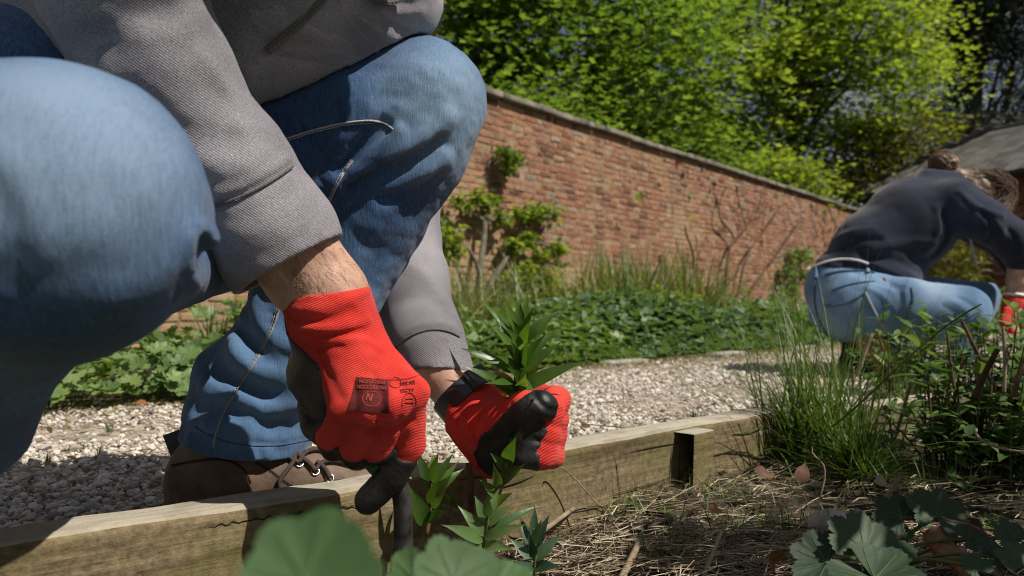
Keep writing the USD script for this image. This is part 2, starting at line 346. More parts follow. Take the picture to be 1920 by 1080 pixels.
bark_m = rough_mat('bark', [(0.3, (.022, .017, .013)), (0.55, (.06, .048, .036)), (0.75, (.12, .10, .08))], scale=9, rough=.95, bump=.9, bscale=40, bdist=.01, stretch=(1, 1, .35))
greybark_m = rough_mat('grey_bark', [(0.3, (.07, .06, .045)), (0.55, (.16, .14, .11)), (0.75, (.26, .24, .20))], scale=14, rough=.95, bump=.8, bscale=60, bdist=.004)
stem_brown_m = rough_mat('brown_stem', [(0.3, (.055, .028, .018)), (0.7, (.15, .085, .05))], scale=30, rough=.8)
maple_m = leaf_mat('maple_leaves', [(0.2, (.060, .105, .022)), (0.5, (.110, .170, .038)), (0.8, (.19, .250, .070))], trans=.55, rough=.42, nscale=.9, tcol=1.9)
lime_m = leaf_mat('lime_leaves', [(0.2, (.115, .165, .030)), (0.5, (.185, .235, .048)), (0.8, (.27, .305, .080))], trans=.55, rough=.5, nscale=.8, tcol=1.9)
gold_m = leaf_mat('golden_leaves', [(0.25, (.055, .075, .012)), (0.55, (.13, .145, .018)), (0.8, (.26, .22, .025))], trans=.40, rough=.5, nscale=1.4, tcol=1.6)
pine_m = leaf_mat('pine_needles', [(0.25, (.010, .015, .008)), (0.55, (.020, .028, .014)), (0.8, (.042, .050, .026))], trans=.10, rough=.6, nscale=1.2, tcol=1.1)
yellowconifer_m = leaf_mat('yellow_conifer', [(0.25, (.11, .12, .020)), (0.55, (.20, .20, .035)), (0.8, (.29, .27, .05))], trans=.3, rough=.6, nscale=3)
mantle_m = leaf_mat('mantle_leaves', [(0.2, (.075, .135, .040)), (0.5, (.145, .225, .070)), (0.8, (.22, .30, .105))], trans=.35, rough=.5, nscale=4)
mantle_blue_m = leaf_mat('blue_green_leaves', [(0.2, (.070, .130, .068)), (0.5, (.135, .215, .115)), (0.8, (.21, .30, .17))], trans=.32, rough=.5, nscale=4)
grass_m = leaf_mat('grass', [(0.2, (.040, .080, .014)), (0.5, (.085, .145, .030)), (0.8, (.170, .215, .070))], trans=.3, rough=.45, nscale=6)
iris_m = leaf_mat('iris_leaves', [(0.2, (.10, .15, .055)), (0.5, (.18, .23, .085)), (0.72, (.29, .285, .11)), (0.9, (.50, .41, .19))], trans=.28, rough=.45, nscale=2.5)
yellow_m = leaf_mat('yellow_foliage', [(0.2, (.20, .14, .02)), (0.5, (.36, .26, .03)), (0.8, (.50, .36, .05))], trans=.3, rough=.55, nscale=8)

# ---- the line of the timber edging: u along it, s across it (towards the lens positive)
BU, BN, BP = unit([.720, .694, 0]), unit([.694, -.720, 0]), np.array([.088, 1.326, 0.])
def bed(u, s, z=0.0): return BP + BU * u + BN * s + np.array([0, 0, z])
WU, WN, WP = unit([.62, .78, 0]), unit([.78, -.62, 0]), np.array([-.267, 6.70, 0.])     # garden wall: along, out of its face, a point
def wpt(px, py, off=0.0):
    """point on the wall's face (off metres in front of it) under a photo pixel"""
    d = np.array([(px - 960) / F, 1.0, -(py - 570) / F]); o = np.array([0, 0, H])
    return o + d * (((WP + WN * off - o) @ WN) / (d @ WN))

# ---- ground far and wide
g = np.random.default_rng(1)
def sheet(xs, ys, zf):
    X, Y = np.meshgrid(xs, ys, indexing='ij'); V = np.stack([X, Y, zf(X, Y)], -1).reshape(-1, 3); m = len(ys)
    i, j = np.meshgrid(np.arange(len(xs) - 1), np.arange(m - 1), indexing='ij'); a = (i * m + j).ravel()
    return V, quads(np.stack([a, a + m, a + m + 1, a + 1], 1))
def geo(a, b, n): return np.sign(np.linspace(a, b, n)) * np.abs(np.linspace(a, b, n)) ** 3
axis = np.unique(np.round(geo(-8.4, 8.4, 70), 3))
p = obj('ground', sheet(axis, axis + 4, lambda X, Y: -0.11 + 0.03 * np.sin(X * .3) * np.cos(Y * .25) * (np.hypot(X, Y) > 14)), meadow_m, kind='structure', smooth=True)
# planting bed on the lens side of the timber: crumbly soil
def soil_z(X, Y):
    q = np.stack([X, Y, 0 * X], -1).reshape(-1, 3)
    z = -.062 + .03 * fb(q, 2.5, 3, 2) + .026 * fb(q, 14.0, 5, 4) + .020 * fb(q, 45.0, 8, 2)
    s = (q - BP) @ BN; d = np.hypot(q[:, 0], q[:, 1])
    z = np.where(s < .0, -.10, z + .02 * np.exp(-np.maximum(s, 0) / .06)); z -= .10 * sm((.62 - d) / .3)
    return z.reshape(X.shape)
obj('bed_soil', sheet(np.arange(-.9, 4.6, .016), np.arange(-.6, 4.2, .016), soil_z), soil_m, kind='structure', smooth=True)
# path: a sheet of grit with loose gravel over it
def strip(u0, u1, s0, s1, z, nu=120, ns=14, amp=.006, seed=2):
    U, S = np.meshgrid(np.linspace(u0, u1, nu), np.linspace(s0, s1, ns), indexing='ij')
    V = BP + U[..., None] * BU + S[..., None] * BN; V = V.reshape(-1, 3); V[:, 2] = z + amp * fb(V, 5, seed)
    i, j = np.meshgrid(np.arange(nu - 1), np.arange(ns - 1), indexing='ij'); a = (i * ns + j).ravel()
    return V, quads(np.stack([a, a + 1, a + ns + 1, a + ns], 1))[:, ::-1]
obj('path', strip(-3.2, 12, -1.5, -.068, -.006), path_m, kind='structure', smooth=True)
obj('far_bed_soil', strip(-5, 14, -9.5, -1.49, .012, 90, 40, .05, 4), soil_m, kind='structure', smooth=True)
def pebble(seed):
    m = trimesh.creation.icosphere(0); v = np.array(m.vertices); r = np.random.default_rng(seed)
    v *= r.uniform(.72, 1.25, (12, 1)); v *= np.array([1.15, .9, .62]); return v * .5, np.array(m.faces)
pebs = [pebble(k) for k in range(10)]
U = np.r_[g.uniform(-1.8, 1.6, 36000), g.uniform(1.6, 6.0, 13000), g.uniform(-1.8, .9, 12000)]; S = np.r_[g.uniform(-1.46, -.075, 49000), g.uniform(-.6, -.075, 12000)]
pos = BP + U[:, None] * BU + S[:, None] * BN
sz = np.clip(g.lognormal(math.log(.0080), .40, len(U)), .0045, .030) * np.where(U > 1.6, 1.35, 1.0)
dn = fb(pos, 2.3, 12, 3) + .22 * sm((-1.0 - S) / .35)
keep = g.uniform(size=len(U)) > sm((dn - .06) / .14) * .85
pos[:, 2] = sz * .17 + g.uniform(-.003, .004, len(U))
R_ = rots(len(U), g, .35)
obj('gravel', scatter(pebs, pos[keep], R_[keep], sz[keep], g), gravel_m, kind='stuff')
# brown needles, moss and bits lying on the path, thickest along its far edge
n = 7500; U = g.uniform(-1.2, 5.5, n); S = -1.5 + np.abs(g.normal(0, .18, n)); S2 = g.uniform(-1.45, -.08, 1500)
U = np.r_[U, g.uniform(-2.2, 3.5, 1500)]; S = np.r_[S, S2]; pos = BP + U[:, None] * BU + S[:, None] * BN; pos[:, 2] = g.uniform(.006, .018, len(U))
bit = leaf(1, .35, .5, .2, 2)
obj('path_litter', scatter([bit, leaf(1, .08, .6, .1, 2)], pos, rots(len(U), g, .25), g.uniform(.012, .045, len(U)), g), moss_m, kind='stuff')

# ---- timber edging
timber_m = mat('timber', {'tc': ('texture_coordinate', {}), 'mp': ('mapping', {'scale': (2.2, 26, 26)}), 'n': ('noise_texture', {'scale': 1.0, 'detail': 7.0, 'roughness': .62, 'distortion': .6}),
    'r': ('rgb_ramp', {'ramp': [(.28, (.055, .040, .020)), (.45, (.145, .108, .058)), (.6, (.225, .175, .10)), (.78, (.31, .25, .16))]}),
    'n2': ('noise_texture', {'scale': 85.0, 'detail': 5.0, 'roughness': .75}), 'mr': ('map_range', {'from_min': .3, 'from_max': .7, 'to_min': .45, 'to_max': 1.5}), 'm': ('vector_math', {'math_type': 'scale'}),
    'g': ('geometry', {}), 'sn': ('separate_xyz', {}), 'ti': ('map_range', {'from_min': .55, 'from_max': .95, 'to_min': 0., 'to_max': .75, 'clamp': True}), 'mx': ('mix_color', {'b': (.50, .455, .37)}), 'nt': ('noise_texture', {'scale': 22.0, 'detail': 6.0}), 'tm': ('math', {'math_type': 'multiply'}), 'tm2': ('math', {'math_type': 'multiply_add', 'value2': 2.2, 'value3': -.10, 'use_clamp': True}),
    'ng': ('noise_texture', {'scale': 5.5, 'detail': 4.0}), 'kg': ('rgb_ramp', {'ramp': [(.48, (0, 0, 0)), (.66, (.55, .55, .55))]}), 'mg': ('mix_color', {'b': (.13, .125, .035)}),
    'mp2': ('mapping', {'scale': (1.3, 70, 70)}), 'n3': ('noise_texture', {'scale': 1.0, 'detail': 5.0, 'roughness': .6}), 'ad': ('math', {'math_type': 'multiply_add', 'value2': .6}), 'b': ('bump', {'strength': .85, 'distance': .004}), 'p': ('principled_bsdf', {'roughness': .9, 'specular_ior_level': .2})},
    [('tc.object', 'mp.vector'), ('mp.vector', 'n.vector'), ('n.fac', 'r.fac'), ('tc.object', 'n2.vector'), ('n2.fac', 'mr.value'), ('r.color', 'm.vector1'), ('mr.result', 'm.scale'), ('tc.object', 'ng.vector'), ('ng.fac', 'kg.fac'), ('m.vector', 'mg.a'), ('kg.color', 'mg.fac'),
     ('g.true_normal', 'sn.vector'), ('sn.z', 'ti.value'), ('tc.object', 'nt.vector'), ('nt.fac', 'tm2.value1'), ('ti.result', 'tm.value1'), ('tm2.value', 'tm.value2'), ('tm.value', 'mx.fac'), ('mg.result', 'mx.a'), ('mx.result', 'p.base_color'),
     ('tc.object', 'mp2.vector'), ('mp2.vector', 'n3.vector'), ('n2.fac', 'ad.value1'), ('n3.fac', 'ad.value3'), ('ad.value', 'b.height'), ('b.normal', 'p.normal')])
crack_m = rough_mat('timber_crack', [(.3, (.012, .009, .006)), (.7, (.03, .022, .014))], rough=.95)
def timber(L, T, Hh, seed, worn=.006):
    """rough sawn board along +x, top at z = 0, front face at y = -T/2: a loft of rounded, uneven sections"""
    n = max(int(L / .012), 12); g2 = np.random.default_rng(seed); c = .006
    sec = np.array([[-T/2, -Hh], [-T/2, -Hh*.66], [-T/2, -Hh*.33], [-T/2, -c*2], [-T/2 + c*.5, -c*.6], [-T/2 + c*1.6, 0], [-T*.2, 0], [T*.2, 0], [T/2 - c*1.6, 0], [T/2 - c*.4, -c*.6], [T/2, -c*2], [T/2, -Hh*.5], [T/2, -Hh]])
    x = np.linspace(0, L, n); V = np.zeros((n, len(sec), 3)); V[..., 0] = x[:, None]; V[..., 1] = sec[None, :, 0]; V[..., 2] = sec[None, :, 1]
    q = V.reshape(-1, 3) * [3, 12, 12] + seed * 7.1; d = np.stack([0 * q[:, 0], fb(q, 2.2, seed, 3) * worn * 1.6, fb(q + 30, 2.2, seed + 1, 4) * worn * 2.2], 1).reshape(V.shape)
    V = V + d
    m = len(sec); i, j = np.meshgrid(np.arange(n - 1), np.arange(m - 1), indexing='ij'); a = (i * m + j).ravel()
    f = quads(np.stack([a, a + m, a + m + 1, a + 1], 1)); W = V.reshape(-1, 3)
    ends = [[0, k, k + 1] for k in range(1, m - 1)] + [[(n-1)*m, (n-1)*m + k + 1, (n-1)*m + k] for k in range(1, m - 1)]
    return W, np.vstack([f, np.array(ends)])
def lay_board(name, label, a, b, zt, T, Hh, seed):
    """a, b: ends of the back top edge on the ground plan"""
    a, b = np.array([*a, 0.]), np.array([*b, 0.]); d = unit(b - a); nrm = np.array([d[1], -d[0], 0])
    t = thing(name, label, 'timber edging', a + nrm * T / 2 + [0, 0, zt], math.degrees(math.atan2(d[1], d[0])))
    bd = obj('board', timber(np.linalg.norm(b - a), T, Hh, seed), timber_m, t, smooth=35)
    return t, bd, np.linalg.norm(b - a)
t, bd, L1 = lay_board('edging_board', 'weathered timber edging board, the long left one with a split lengthwise along its top edge', (-1.05, .32), (-.188, 1.058), .060, .072, .20, 3)
g3 = np.random.default_rng(5)
sp = np.array([[L1 - .24 + k * .035, -.036 - .0015, -.012 - .002 * k + g3.normal(0, .0012)] for k in range(7)])
obj('split', tube(spline(sp, 60) + np.c_[np.zeros(60), np.zeros(60), .0025 * np.sin(np.arange(60) * 1.7) * g3.uniform(0, 1, 60)], .0011 * np.abs(np.sin(np.linspace(.2, 3, 60))), 5), crack_m, bd)
t2, bd2, L2 = lay_board('edging_board', 'timber edging board right of the gloved hands with a square stake in front of it', (-.186, 1.060), (.515, 1.728), .060, .066, .20, 11)
cr = []
for px in (.335, .35, .362, .44, .60, .625, .652, .668, .70, .945, .955, .968, .99):
    x = L2 * px; dx = g3.uniform(-.01, .012); cr.append(tube(spline([[x, -.0332, -.02 - g3.uniform(0, .02)], [x + dx * .5, -.0336, -.06], [x + dx, -.0332, -.085 - g3.uniform(0, .03)]], 8), .0007, 4))
obj('drying_crack', join(cr), crack_m, bd2, kind='stuff')
sp2 = []
for k in range(9):
    x = g3.uniform(.05, L2 - .2); z = -g3.uniform(.015, .12); l = g3.uniform(.05, .22); sp2.append(tube(spline([[x, -.0345, z], [x + l * .5, -.0348, z + g3.normal(0, .003)], [x + l, -.0345, z + g3.normal(0, .004)]], 14), .0010 * np.sin(np.linspace(.15, 3, 14)), 4))
obj('lengthwise_split', join(sp2), crack_m, bd2, kind='stuff')
t3, bd3, _ = lay_board('edging_board', 'short far piece of timber edging beyond the tall grass, by the crouching woman', (.53, 1.745), (1.35, 2.35), .040, .07, .2, 19)
t4, bd4, _ = lay_board('edging_board', 'timber edging board half hidden under the leafy plants at right', (1.37, 2.366), (3.4, 4.1), .04, .07, .2, 23)
# stake
sa = P(1297, 812, 1.445); st = thing('edging_stake', 'dark square wooden stake standing against the timber edging', 'stake', (sa[0], sa[1], .054), math.degrees(math.atan2(.69, .72)))
v, f = timber(.180, .066, .072, 31, .006); Rst = np.array([[0, 0, 1.], [1, 0, 0], [0, 1, 0]])
vv = np.stack([v[:, 2] + .028, v[:, 1], -v[:, 0]], 1)
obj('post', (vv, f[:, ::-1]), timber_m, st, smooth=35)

# ---- garden wall
wall = thing('brick_wall', 'tall old red and buff brick garden wall with stone coping', 'wall', WP, math.degrees(math.atan2(WU[1], WU[0])))
W0, W1, WH, WT, CR = -8.0, 12.0, 2.03, .33, .0580
v, f = box(((W0 + W1) / 2, WT / 2 + .0085, WH / 2 - .05), (W1 - W0 - .02, WT, WH + .1)); obj('mortar_core', (v, f), mortar_m, wall)
def brick_t(seed):
    r = np.random.default_rng(seed); v, f = box((0, 0, 0), (1, 1, 1), bev=.0)
    import itertools
    pts = []
    for s in itertools.product((-1, 1), repeat=3):
        s = np.array(s) * .5; e = np.array([.022, .04, .09]) * r.uniform(.4, 2.4, 3)
        for k in range(3):
            q = s * (1 - 2 * e); q[k] = s[k]; pts.append(q + r.normal(0, .016, 3))
    h = trimesh.convex.convex_hull(np.array(pts)); return np.array(h.vertices), np.array(h.faces)
bts = [brick_t(k) for k in range(12)]
g = np.random.default_rng(21); B = []
for r in range(35):
    x = W0 + g.uniform(-.1, 0); k = r % 2
    while x < W1:
        head = (g.uniform() < (.5 if r % 3 == 0 else .12)); L = (.084 if head else .168) + g.normal(0, .005)
        B.append((x + L / 2, r * CR + CR / 2 + g.normal(0, .0016), L - .009 - abs(g.normal(0, .004)), CR - .009 - abs(g.normal(0, .003)), g.normal(0, .0026) - (.012 if g.uniform() < .04 else 0), g.normal(0, .012)))
        x += L
B = np.array(B); Wm = WP + B[:, :1] * WU + np.c_[0 * B[:, :2], B[:, 1]]; pxs = 960 + F * Wm[:, 0] / Wm[:, 1]; pys = 570 - F * (Wm[:, 2] - H) / Wm[:, 1]
score = np.where((pxs > 850) & (pxs < 1600) & (pys < 560), 1 / Wm[:, 1], 0); big = set(np.argsort(-score)[:300].tolist())
rest = []
for i, (x, z, L, hh, dy, a) in enumerate(B):
    v, f = bts[int(g.integers(12))]; vv = v * [L, .10, hh]; vv = np.stack([vv[:, 0], vv[:, 1] + .05 - dy - .0, vv[:, 2] + a * vv[:, 0]], 1) + [x, .004, z]
    if i in big: obj('brick', (vv, f), brick_one_m, wall)
    else: rest.append((vv, f))
obj('brick_courses', join(rest), brick_many_m, wall, kind='stuff')
x = W0; n = 0
while x < W1:
    L = g.uniform(.5, .8); v, f = box((x + L / 2, WT / 2 + .01, WH + .028 + g.normal(0, .004)), (L - .008, WT + .13, .058), bev=.012)
    mm = trimesh.Trimesh(v, f, process=False).subdivide_to_size(.11); v2 = np.array(mm.vertices); q = v2 + WP * 0
    v2 = v2 + np.stack([0 * q[:, 0], .018 * fb(q, 7, 4), .016 * fb(q + 9, 9, 6)], 1)
    obj('coping_stone', (v2, np.array(mm.faces)), coping_m, wall, smooth=40); x += L
# ---- outbuilding
AX, AY = 6.98, 16.0; eu, ev = np.array([.37, -.93, 0]), np.array([.93, .37, 0]); O = np.array([AX, AY, 0])
hs = thing('outbuilding', 'low brick outbuilding with grey slate hipped roof behind the crouching woman', 'building', O, math.degrees(math.atan2(-.93, .37)))
Lb, Db, He, Hr = 6.2, 4.0, 2.42, 3.55        # local: x along the shaded front, y to the back (left handed turn: y = +ev)
v, f = box((Lb / 2, Db / 2, He / 2), (Lb - .04, Db - .04, He)); obj('mortar_core', (v, f), mortar_m, hs)
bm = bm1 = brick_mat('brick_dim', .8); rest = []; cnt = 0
for r in range(41):
    x = g.uniform(-.1, 0)
    while x < Lb - .1:
        L = .168; v, f = bts[int(g.integers(12))]; vv = v * [L - .011, .10, CR - .011] + [max(x + L / 2, .084), .035 + g.normal(0, .002), r * CR + CR / 2]
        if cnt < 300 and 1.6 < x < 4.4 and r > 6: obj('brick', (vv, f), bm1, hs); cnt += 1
        else: rest.append((vv, f))
        x += L
    y = .1
    while y < Db - .1:
        for xx in (.035,):
            v, f = bts[int(g.integers(12))]; vv = v * [.10, .159, CR - .011] + [xx, y + .084, r * CR + CR / 2]; rest.append((vv, f))
        y += .168
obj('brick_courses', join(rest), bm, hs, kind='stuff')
ov = .22; E = [np.array([-ov, -ov, He]), np.array([Lb + ov, -ov, He]), np.array([Lb + ov, Db + ov, He]), np.array([-ov, Db + ov, He])]
Rg = [np.array([1.35, Db / 2 - .25, Hr]), np.array([Lb - 1.9, Db / 2 - .25, Hr])]
roof = obj('roof', (np.vstack([E, Rg, [e - [0, 0, .05] for e in E]]), np.array([[0, 1, 5], [0, 5, 4], [1, 2, 5], [2, 3, 4], [2, 4, 5], [3, 0, 4], [6, 8, 7], [6, 9, 8], [0, 6, 7], [0, 7, 1], [1, 7, 8], [1, 8, 2], [2, 8, 9], [2, 9, 3], [3, 9, 6], [3, 6, 0]])), fascia_m, hs)
def slates(a, b, c, d, single):
    """rows of slates on the plane a-b (eave) to d-c (ridge)"""
    up = unit((c + d) / 2 - (a + b) / 2); al = unit(b - a); up = unit(up - al * (up @ al)); nn = np.cross(al, up); nn = nn if nn[2] > 0 else -nn
    slope = (c - a) @ up; rows = int(slope / .19); out = []
    for r in range(rows + 1):
        s = r * .19; q = min(s / slope, 1); x0, x1 = ((d - a) @ al) * q, ((b - a) @ al) * (1 - q) + ((c - a) @ al) * q
        x = x0 - g.uniform(0, .26)
        while x < x1:
            w = .27; cx = np.clip(x + w / 2, x0, x1); c0 = a + al * cx + up * (s + .13) + nn * (.022 + g.normal(0, .003)); Rm = np.stack([al, up, nn], 1)
            v, f = box((0, 0, 0), (w - .008, .32, .012)); t_ = .055; v = v @ np.array([[1, 0, 0], [0, 1, -t_], [0, t_, 1]]).T; out.append((v @ Rm.T + c0, f)); x += w
    return out
sl = slates(E[0], E[1], Rg[1], Rg[0], True)
for k, m_ in enumerate(sl[:300]): obj('slate', m_, slate_one_m, roof)
obj('slate_rows', join(sl[300:] + slates(E[3], E[0], Rg[0], Rg[0], False)), slate_m, roof, kind='stuff')
obj('hip_tile', join([tube([a + [0, 0, .03], b + [0, 0, .04]], .055, 8) for a, b in ((E[0], Rg[0]), (Rg[0], Rg[1]), (E[1], Rg[1]), (E[3], Rg[0]))]), slate_m, roof, kind='stuff')
obj('gutter', tube([E[0] + [0, -.03, -.07], E[1] + [0, -.03, -.07]], .05, 8), fascia_m, hs)

# ---- trees
def maple_leaf(seed):
    v, f = lobed(.5, 5, seed, .12, .38, 0, .45, 1, 2); return v, f
leafs_maple = [maple_leaf(k) for k in range(3)]; leafs_small = [leaf(1, .55, .5, .25, 2), leaf(1, .5, .8, .2, 2)]
def tree(name, label, base, trunk_top, r0, crowns, nclump, per, size, lm, bm_, flat=.35, temps=leafs_maple, seed=0, group=None, spread=.42, tilt=.5):
    """crowns: [(centre, radii)] ellipsoids in world space; sprays of leaves on limbs"""
    g = np.random.default_rng(seed); base = np.asarray(base, float); t = thing(name, label, 'tree', base, 0, group)
    top = np.asarray(trunk_top, float); ctr = spline([base, base * .6 + top * .4 + g.normal(0, .08, 3) * [1, 1, 0], top], 12)
    tr = [tube(ctr, np.linspace(r0, r0 * .45, 12), 9)]
    vol = np.array([np.prod(r) for _, r in crowns]); pick = g.choice(len(crowns), nclump, p=vol / vol.sum())
    d = g.normal(size=(nclump, 3)); d /= np.linalg.norm(d, axis=1, keepdims=True); rad = g.uniform(.25, 1, nclump) ** .45
    C = np.array([np.asarray(crowns[k][0]) for k in pick]); Rr = np.array([np.asarray(crowns[k][1]) for k in pick])
    cl = C + d * Rr * rad[:, None]; cl += .35 * np.stack([fb(cl, .8, seed + k, 2) for k in range(3)], 1) * Rr
    for k in range(0, nclump, max(nclump // 46, 1)):
        s0 = ctr[int(g.integers(5, 12))]; m = (s0 + cl[k]) / 2 + [0, 0, .12 * np.linalg.norm(cl[k] - s0)] + g.normal(0, .1, 3)
        tr.append(tube(spline([s0, m, cl[k]], 9), np.linspace(r0 * .30, r0 * .04, 9), 6))
    obj('trunk', join(tr), bm_, t, smooth=True) if False else obj('trunk', local(join(tr), base), bm_, t, smooth=True)
    cs = g.uniform(.55, 1.25, nclump) * spread
    pos = np.repeat(cl, per, 0) + g.normal(0, 1, (nclump * per, 3)) * np.repeat(cs, per)[:, None] * [1, 1, flat]
    pos[:, 2] -= .35 * np.hypot(*(pos - np.repeat(cl, per, 0))[:, :2].T) ** 2 / np.maximum(np.repeat(cs, per), .05) * .3
    obj('foliage', local(scatter(temps, pos, rots(len(pos), g, tilt), g.uniform(.6, 1.25, len(pos)) * size, g), base), lm, t, kind='stuff')
    return t
T_ = lambda px, py, Y: P(px, py, Y)
def ec(px, py, Y, rx, ry, rz): return (P(px, py, Y), (rx * Y / F, ry, rz * Y / F))
tree('maple_tree', 'large dark green maple leaning over the wall left of the brighter trees', (*P(860, 0, 12.6)[:2], -.1), P(858, -140, 12.6), .22,
     [ec(930, -20, 12, 190, 2.0, 210), ec(1100, 90, 11.4, 240, 1.8, 200), ec(1200, 170, 11.8, 120, 1.5, 110), ec(960, 190, 12.4, 130, 1.4, 90), ec(980, -150, 12.4, 200, 2.4, 150)], 420, 50, .155, maple_m, bark_m, seed=3)
tree('spreading_tree', 'wide bright yellow green tree rising behind the middle of the wall', (*P(1500, 0, 17)[:2], -.1), P(1490, 60, 17), .20,
     [ec(1490, 50, 17, 200, 2.4, 140), ec(1370, 160, 16.6, 120, 2.0, 130), ec(1580, 150, 17, 170, 2.2, 150), ec(1640, 60, 17.5, 120, 2.0, 130), ec(1570, -110, 17, 190, 2.6, 120), ec(1430, 280, 16.4, 110, 1.6, 70)], 500, 52, .148, lime_m, bark_m, seed=8, flat=.28)
tree('small_tree', 'low golden tinged tree just above the wall end beside the slate roof', (*P(1620, 0, 17.5)[:2], -.1), P(1615, 330, 17.5), .10,
     [ec(1600, 300, 17.2, 120, 1.2, 75), ec(1680, 250, 17.6, 80, 1.1, 60), ec(1560, 350, 16.9, 90, 1.0, 40)], 150, 60, .13, gold_m, bark_m, seed=13)
tree('pine_tree', 'dark pine with a bare forked trunk at the right edge of the sky', (*P(1835, 0, 24)[:2], -.1), P(1822, -60, 24), .24,
     [ec(1790, 40, 24, 75, 1.6, 75), ec(1900, 30, 24, 120, 1.8, 65), ec(1860, -60, 24, 170, 2.2, 60), ec(1765, 170, 25, 70, 1.2, 60), ec(1935, 130, 24, 50, 1.2, 60), ec(1800, 240, 24, 70, 1.2, 40)], 330, 70, .30, pine_m, bark_m, seed=17, temps=[leaf(1, .16, .2, .1, 2), leaf(1, .20, .4, .1, 2)], flat=.5, tilt=1.2, spread=.5)
tree('dark_hedge_tree', 'very dark evergreen below the pine, showing over the slate roof', (*P(1860, 0, 22)[:2], -.1), P(1850, 300, 22), .2,
     [ec(1810, 245, 22, 80, 1.4, 45), ec(1900, 250, 22.5, 90, 1.4, 40), ec(1960, 220, 23, 80, 1.4, 60)], 130, 60, .2, pine_m, bark_m, seed=19, temps=[leaf(1, .35, .3, .2, 2)], tilt=1.2)
tree('forked_tree', 'slim bare limbed tree leaning right of the pine trunk', (*P(1850, 0, 25)[:2], -.1), P(1905, 60, 25), .12, [ec(1915, 90, 25, 40, .8, 35)], 24, 50, .22, pine_m, bark_m, seed=29, temps=[leaf(1, .12, .3, .2, 2)], tilt=1.2)
tree('yellow_conifer', 'lime yellow conifer at the shoulder of the grey jacket', (*P(790, 0, 10.5)[:2], -.1), P(790, 60, 10.5), .12, [ec(760, 40, 10.5, 62, .5, 180), ec(770, 190, 10.5, 75, .6, 120)], 150, 75, .07, yellowconifer_m, bark_m, seed=23, temps=leafs_small, tilt=1.2, spread=.16, flat=1)
for k, (px, Y, lab) in enumerate(((640, 19, 'broad dark tree behind the wall, hidden mostly by the man'), (1290, 20, 'mid green tree filling the gap between the maple and the bright tree'))):
    tree('background_tree', lab, (*P(px, 0, Y)[:2], -.1), P(px, 150, Y), .2, [ec(px, 130, Y, 190, 2, 170), ec(px + 60, -60, Y, 160, 2, 120)] if k == 0 else [ec(px, 280, Y, 120, 1.6, 80)], 170, 60, .19, maple_m if k == 0 else lime_m, bark_m, seed=41 + k)
# shrubs along the back of the wall
for k, (px, py, Y, rx, rz, lab, lm) in enumerate(((1000, 250, 9.6, 120, 60, 'dark shrub showing low behind the wall under the maple', maple_m), (1290, 300, 12.5, 80, 40, 'bushy shrub at the wall top under the middle trees', maple_m), (1450, 345, 14.5, 70, 35, 'pale green twiggy shrub lying over the coping near the wall end', lime_m), (1130, 255, 10.5, 110, 55, 'shaded green shrub behind the coping in the middle of the wall', maple_m))):
    b = P(px, py, Y); tree('wall_shrub', lab, (b[0], b[1], -.1), b, .05, [(b, (rx * Y / F, .6, rz * Y / F + .3))], 60, 60, .12, lm, bark_m, seed=60 + k)
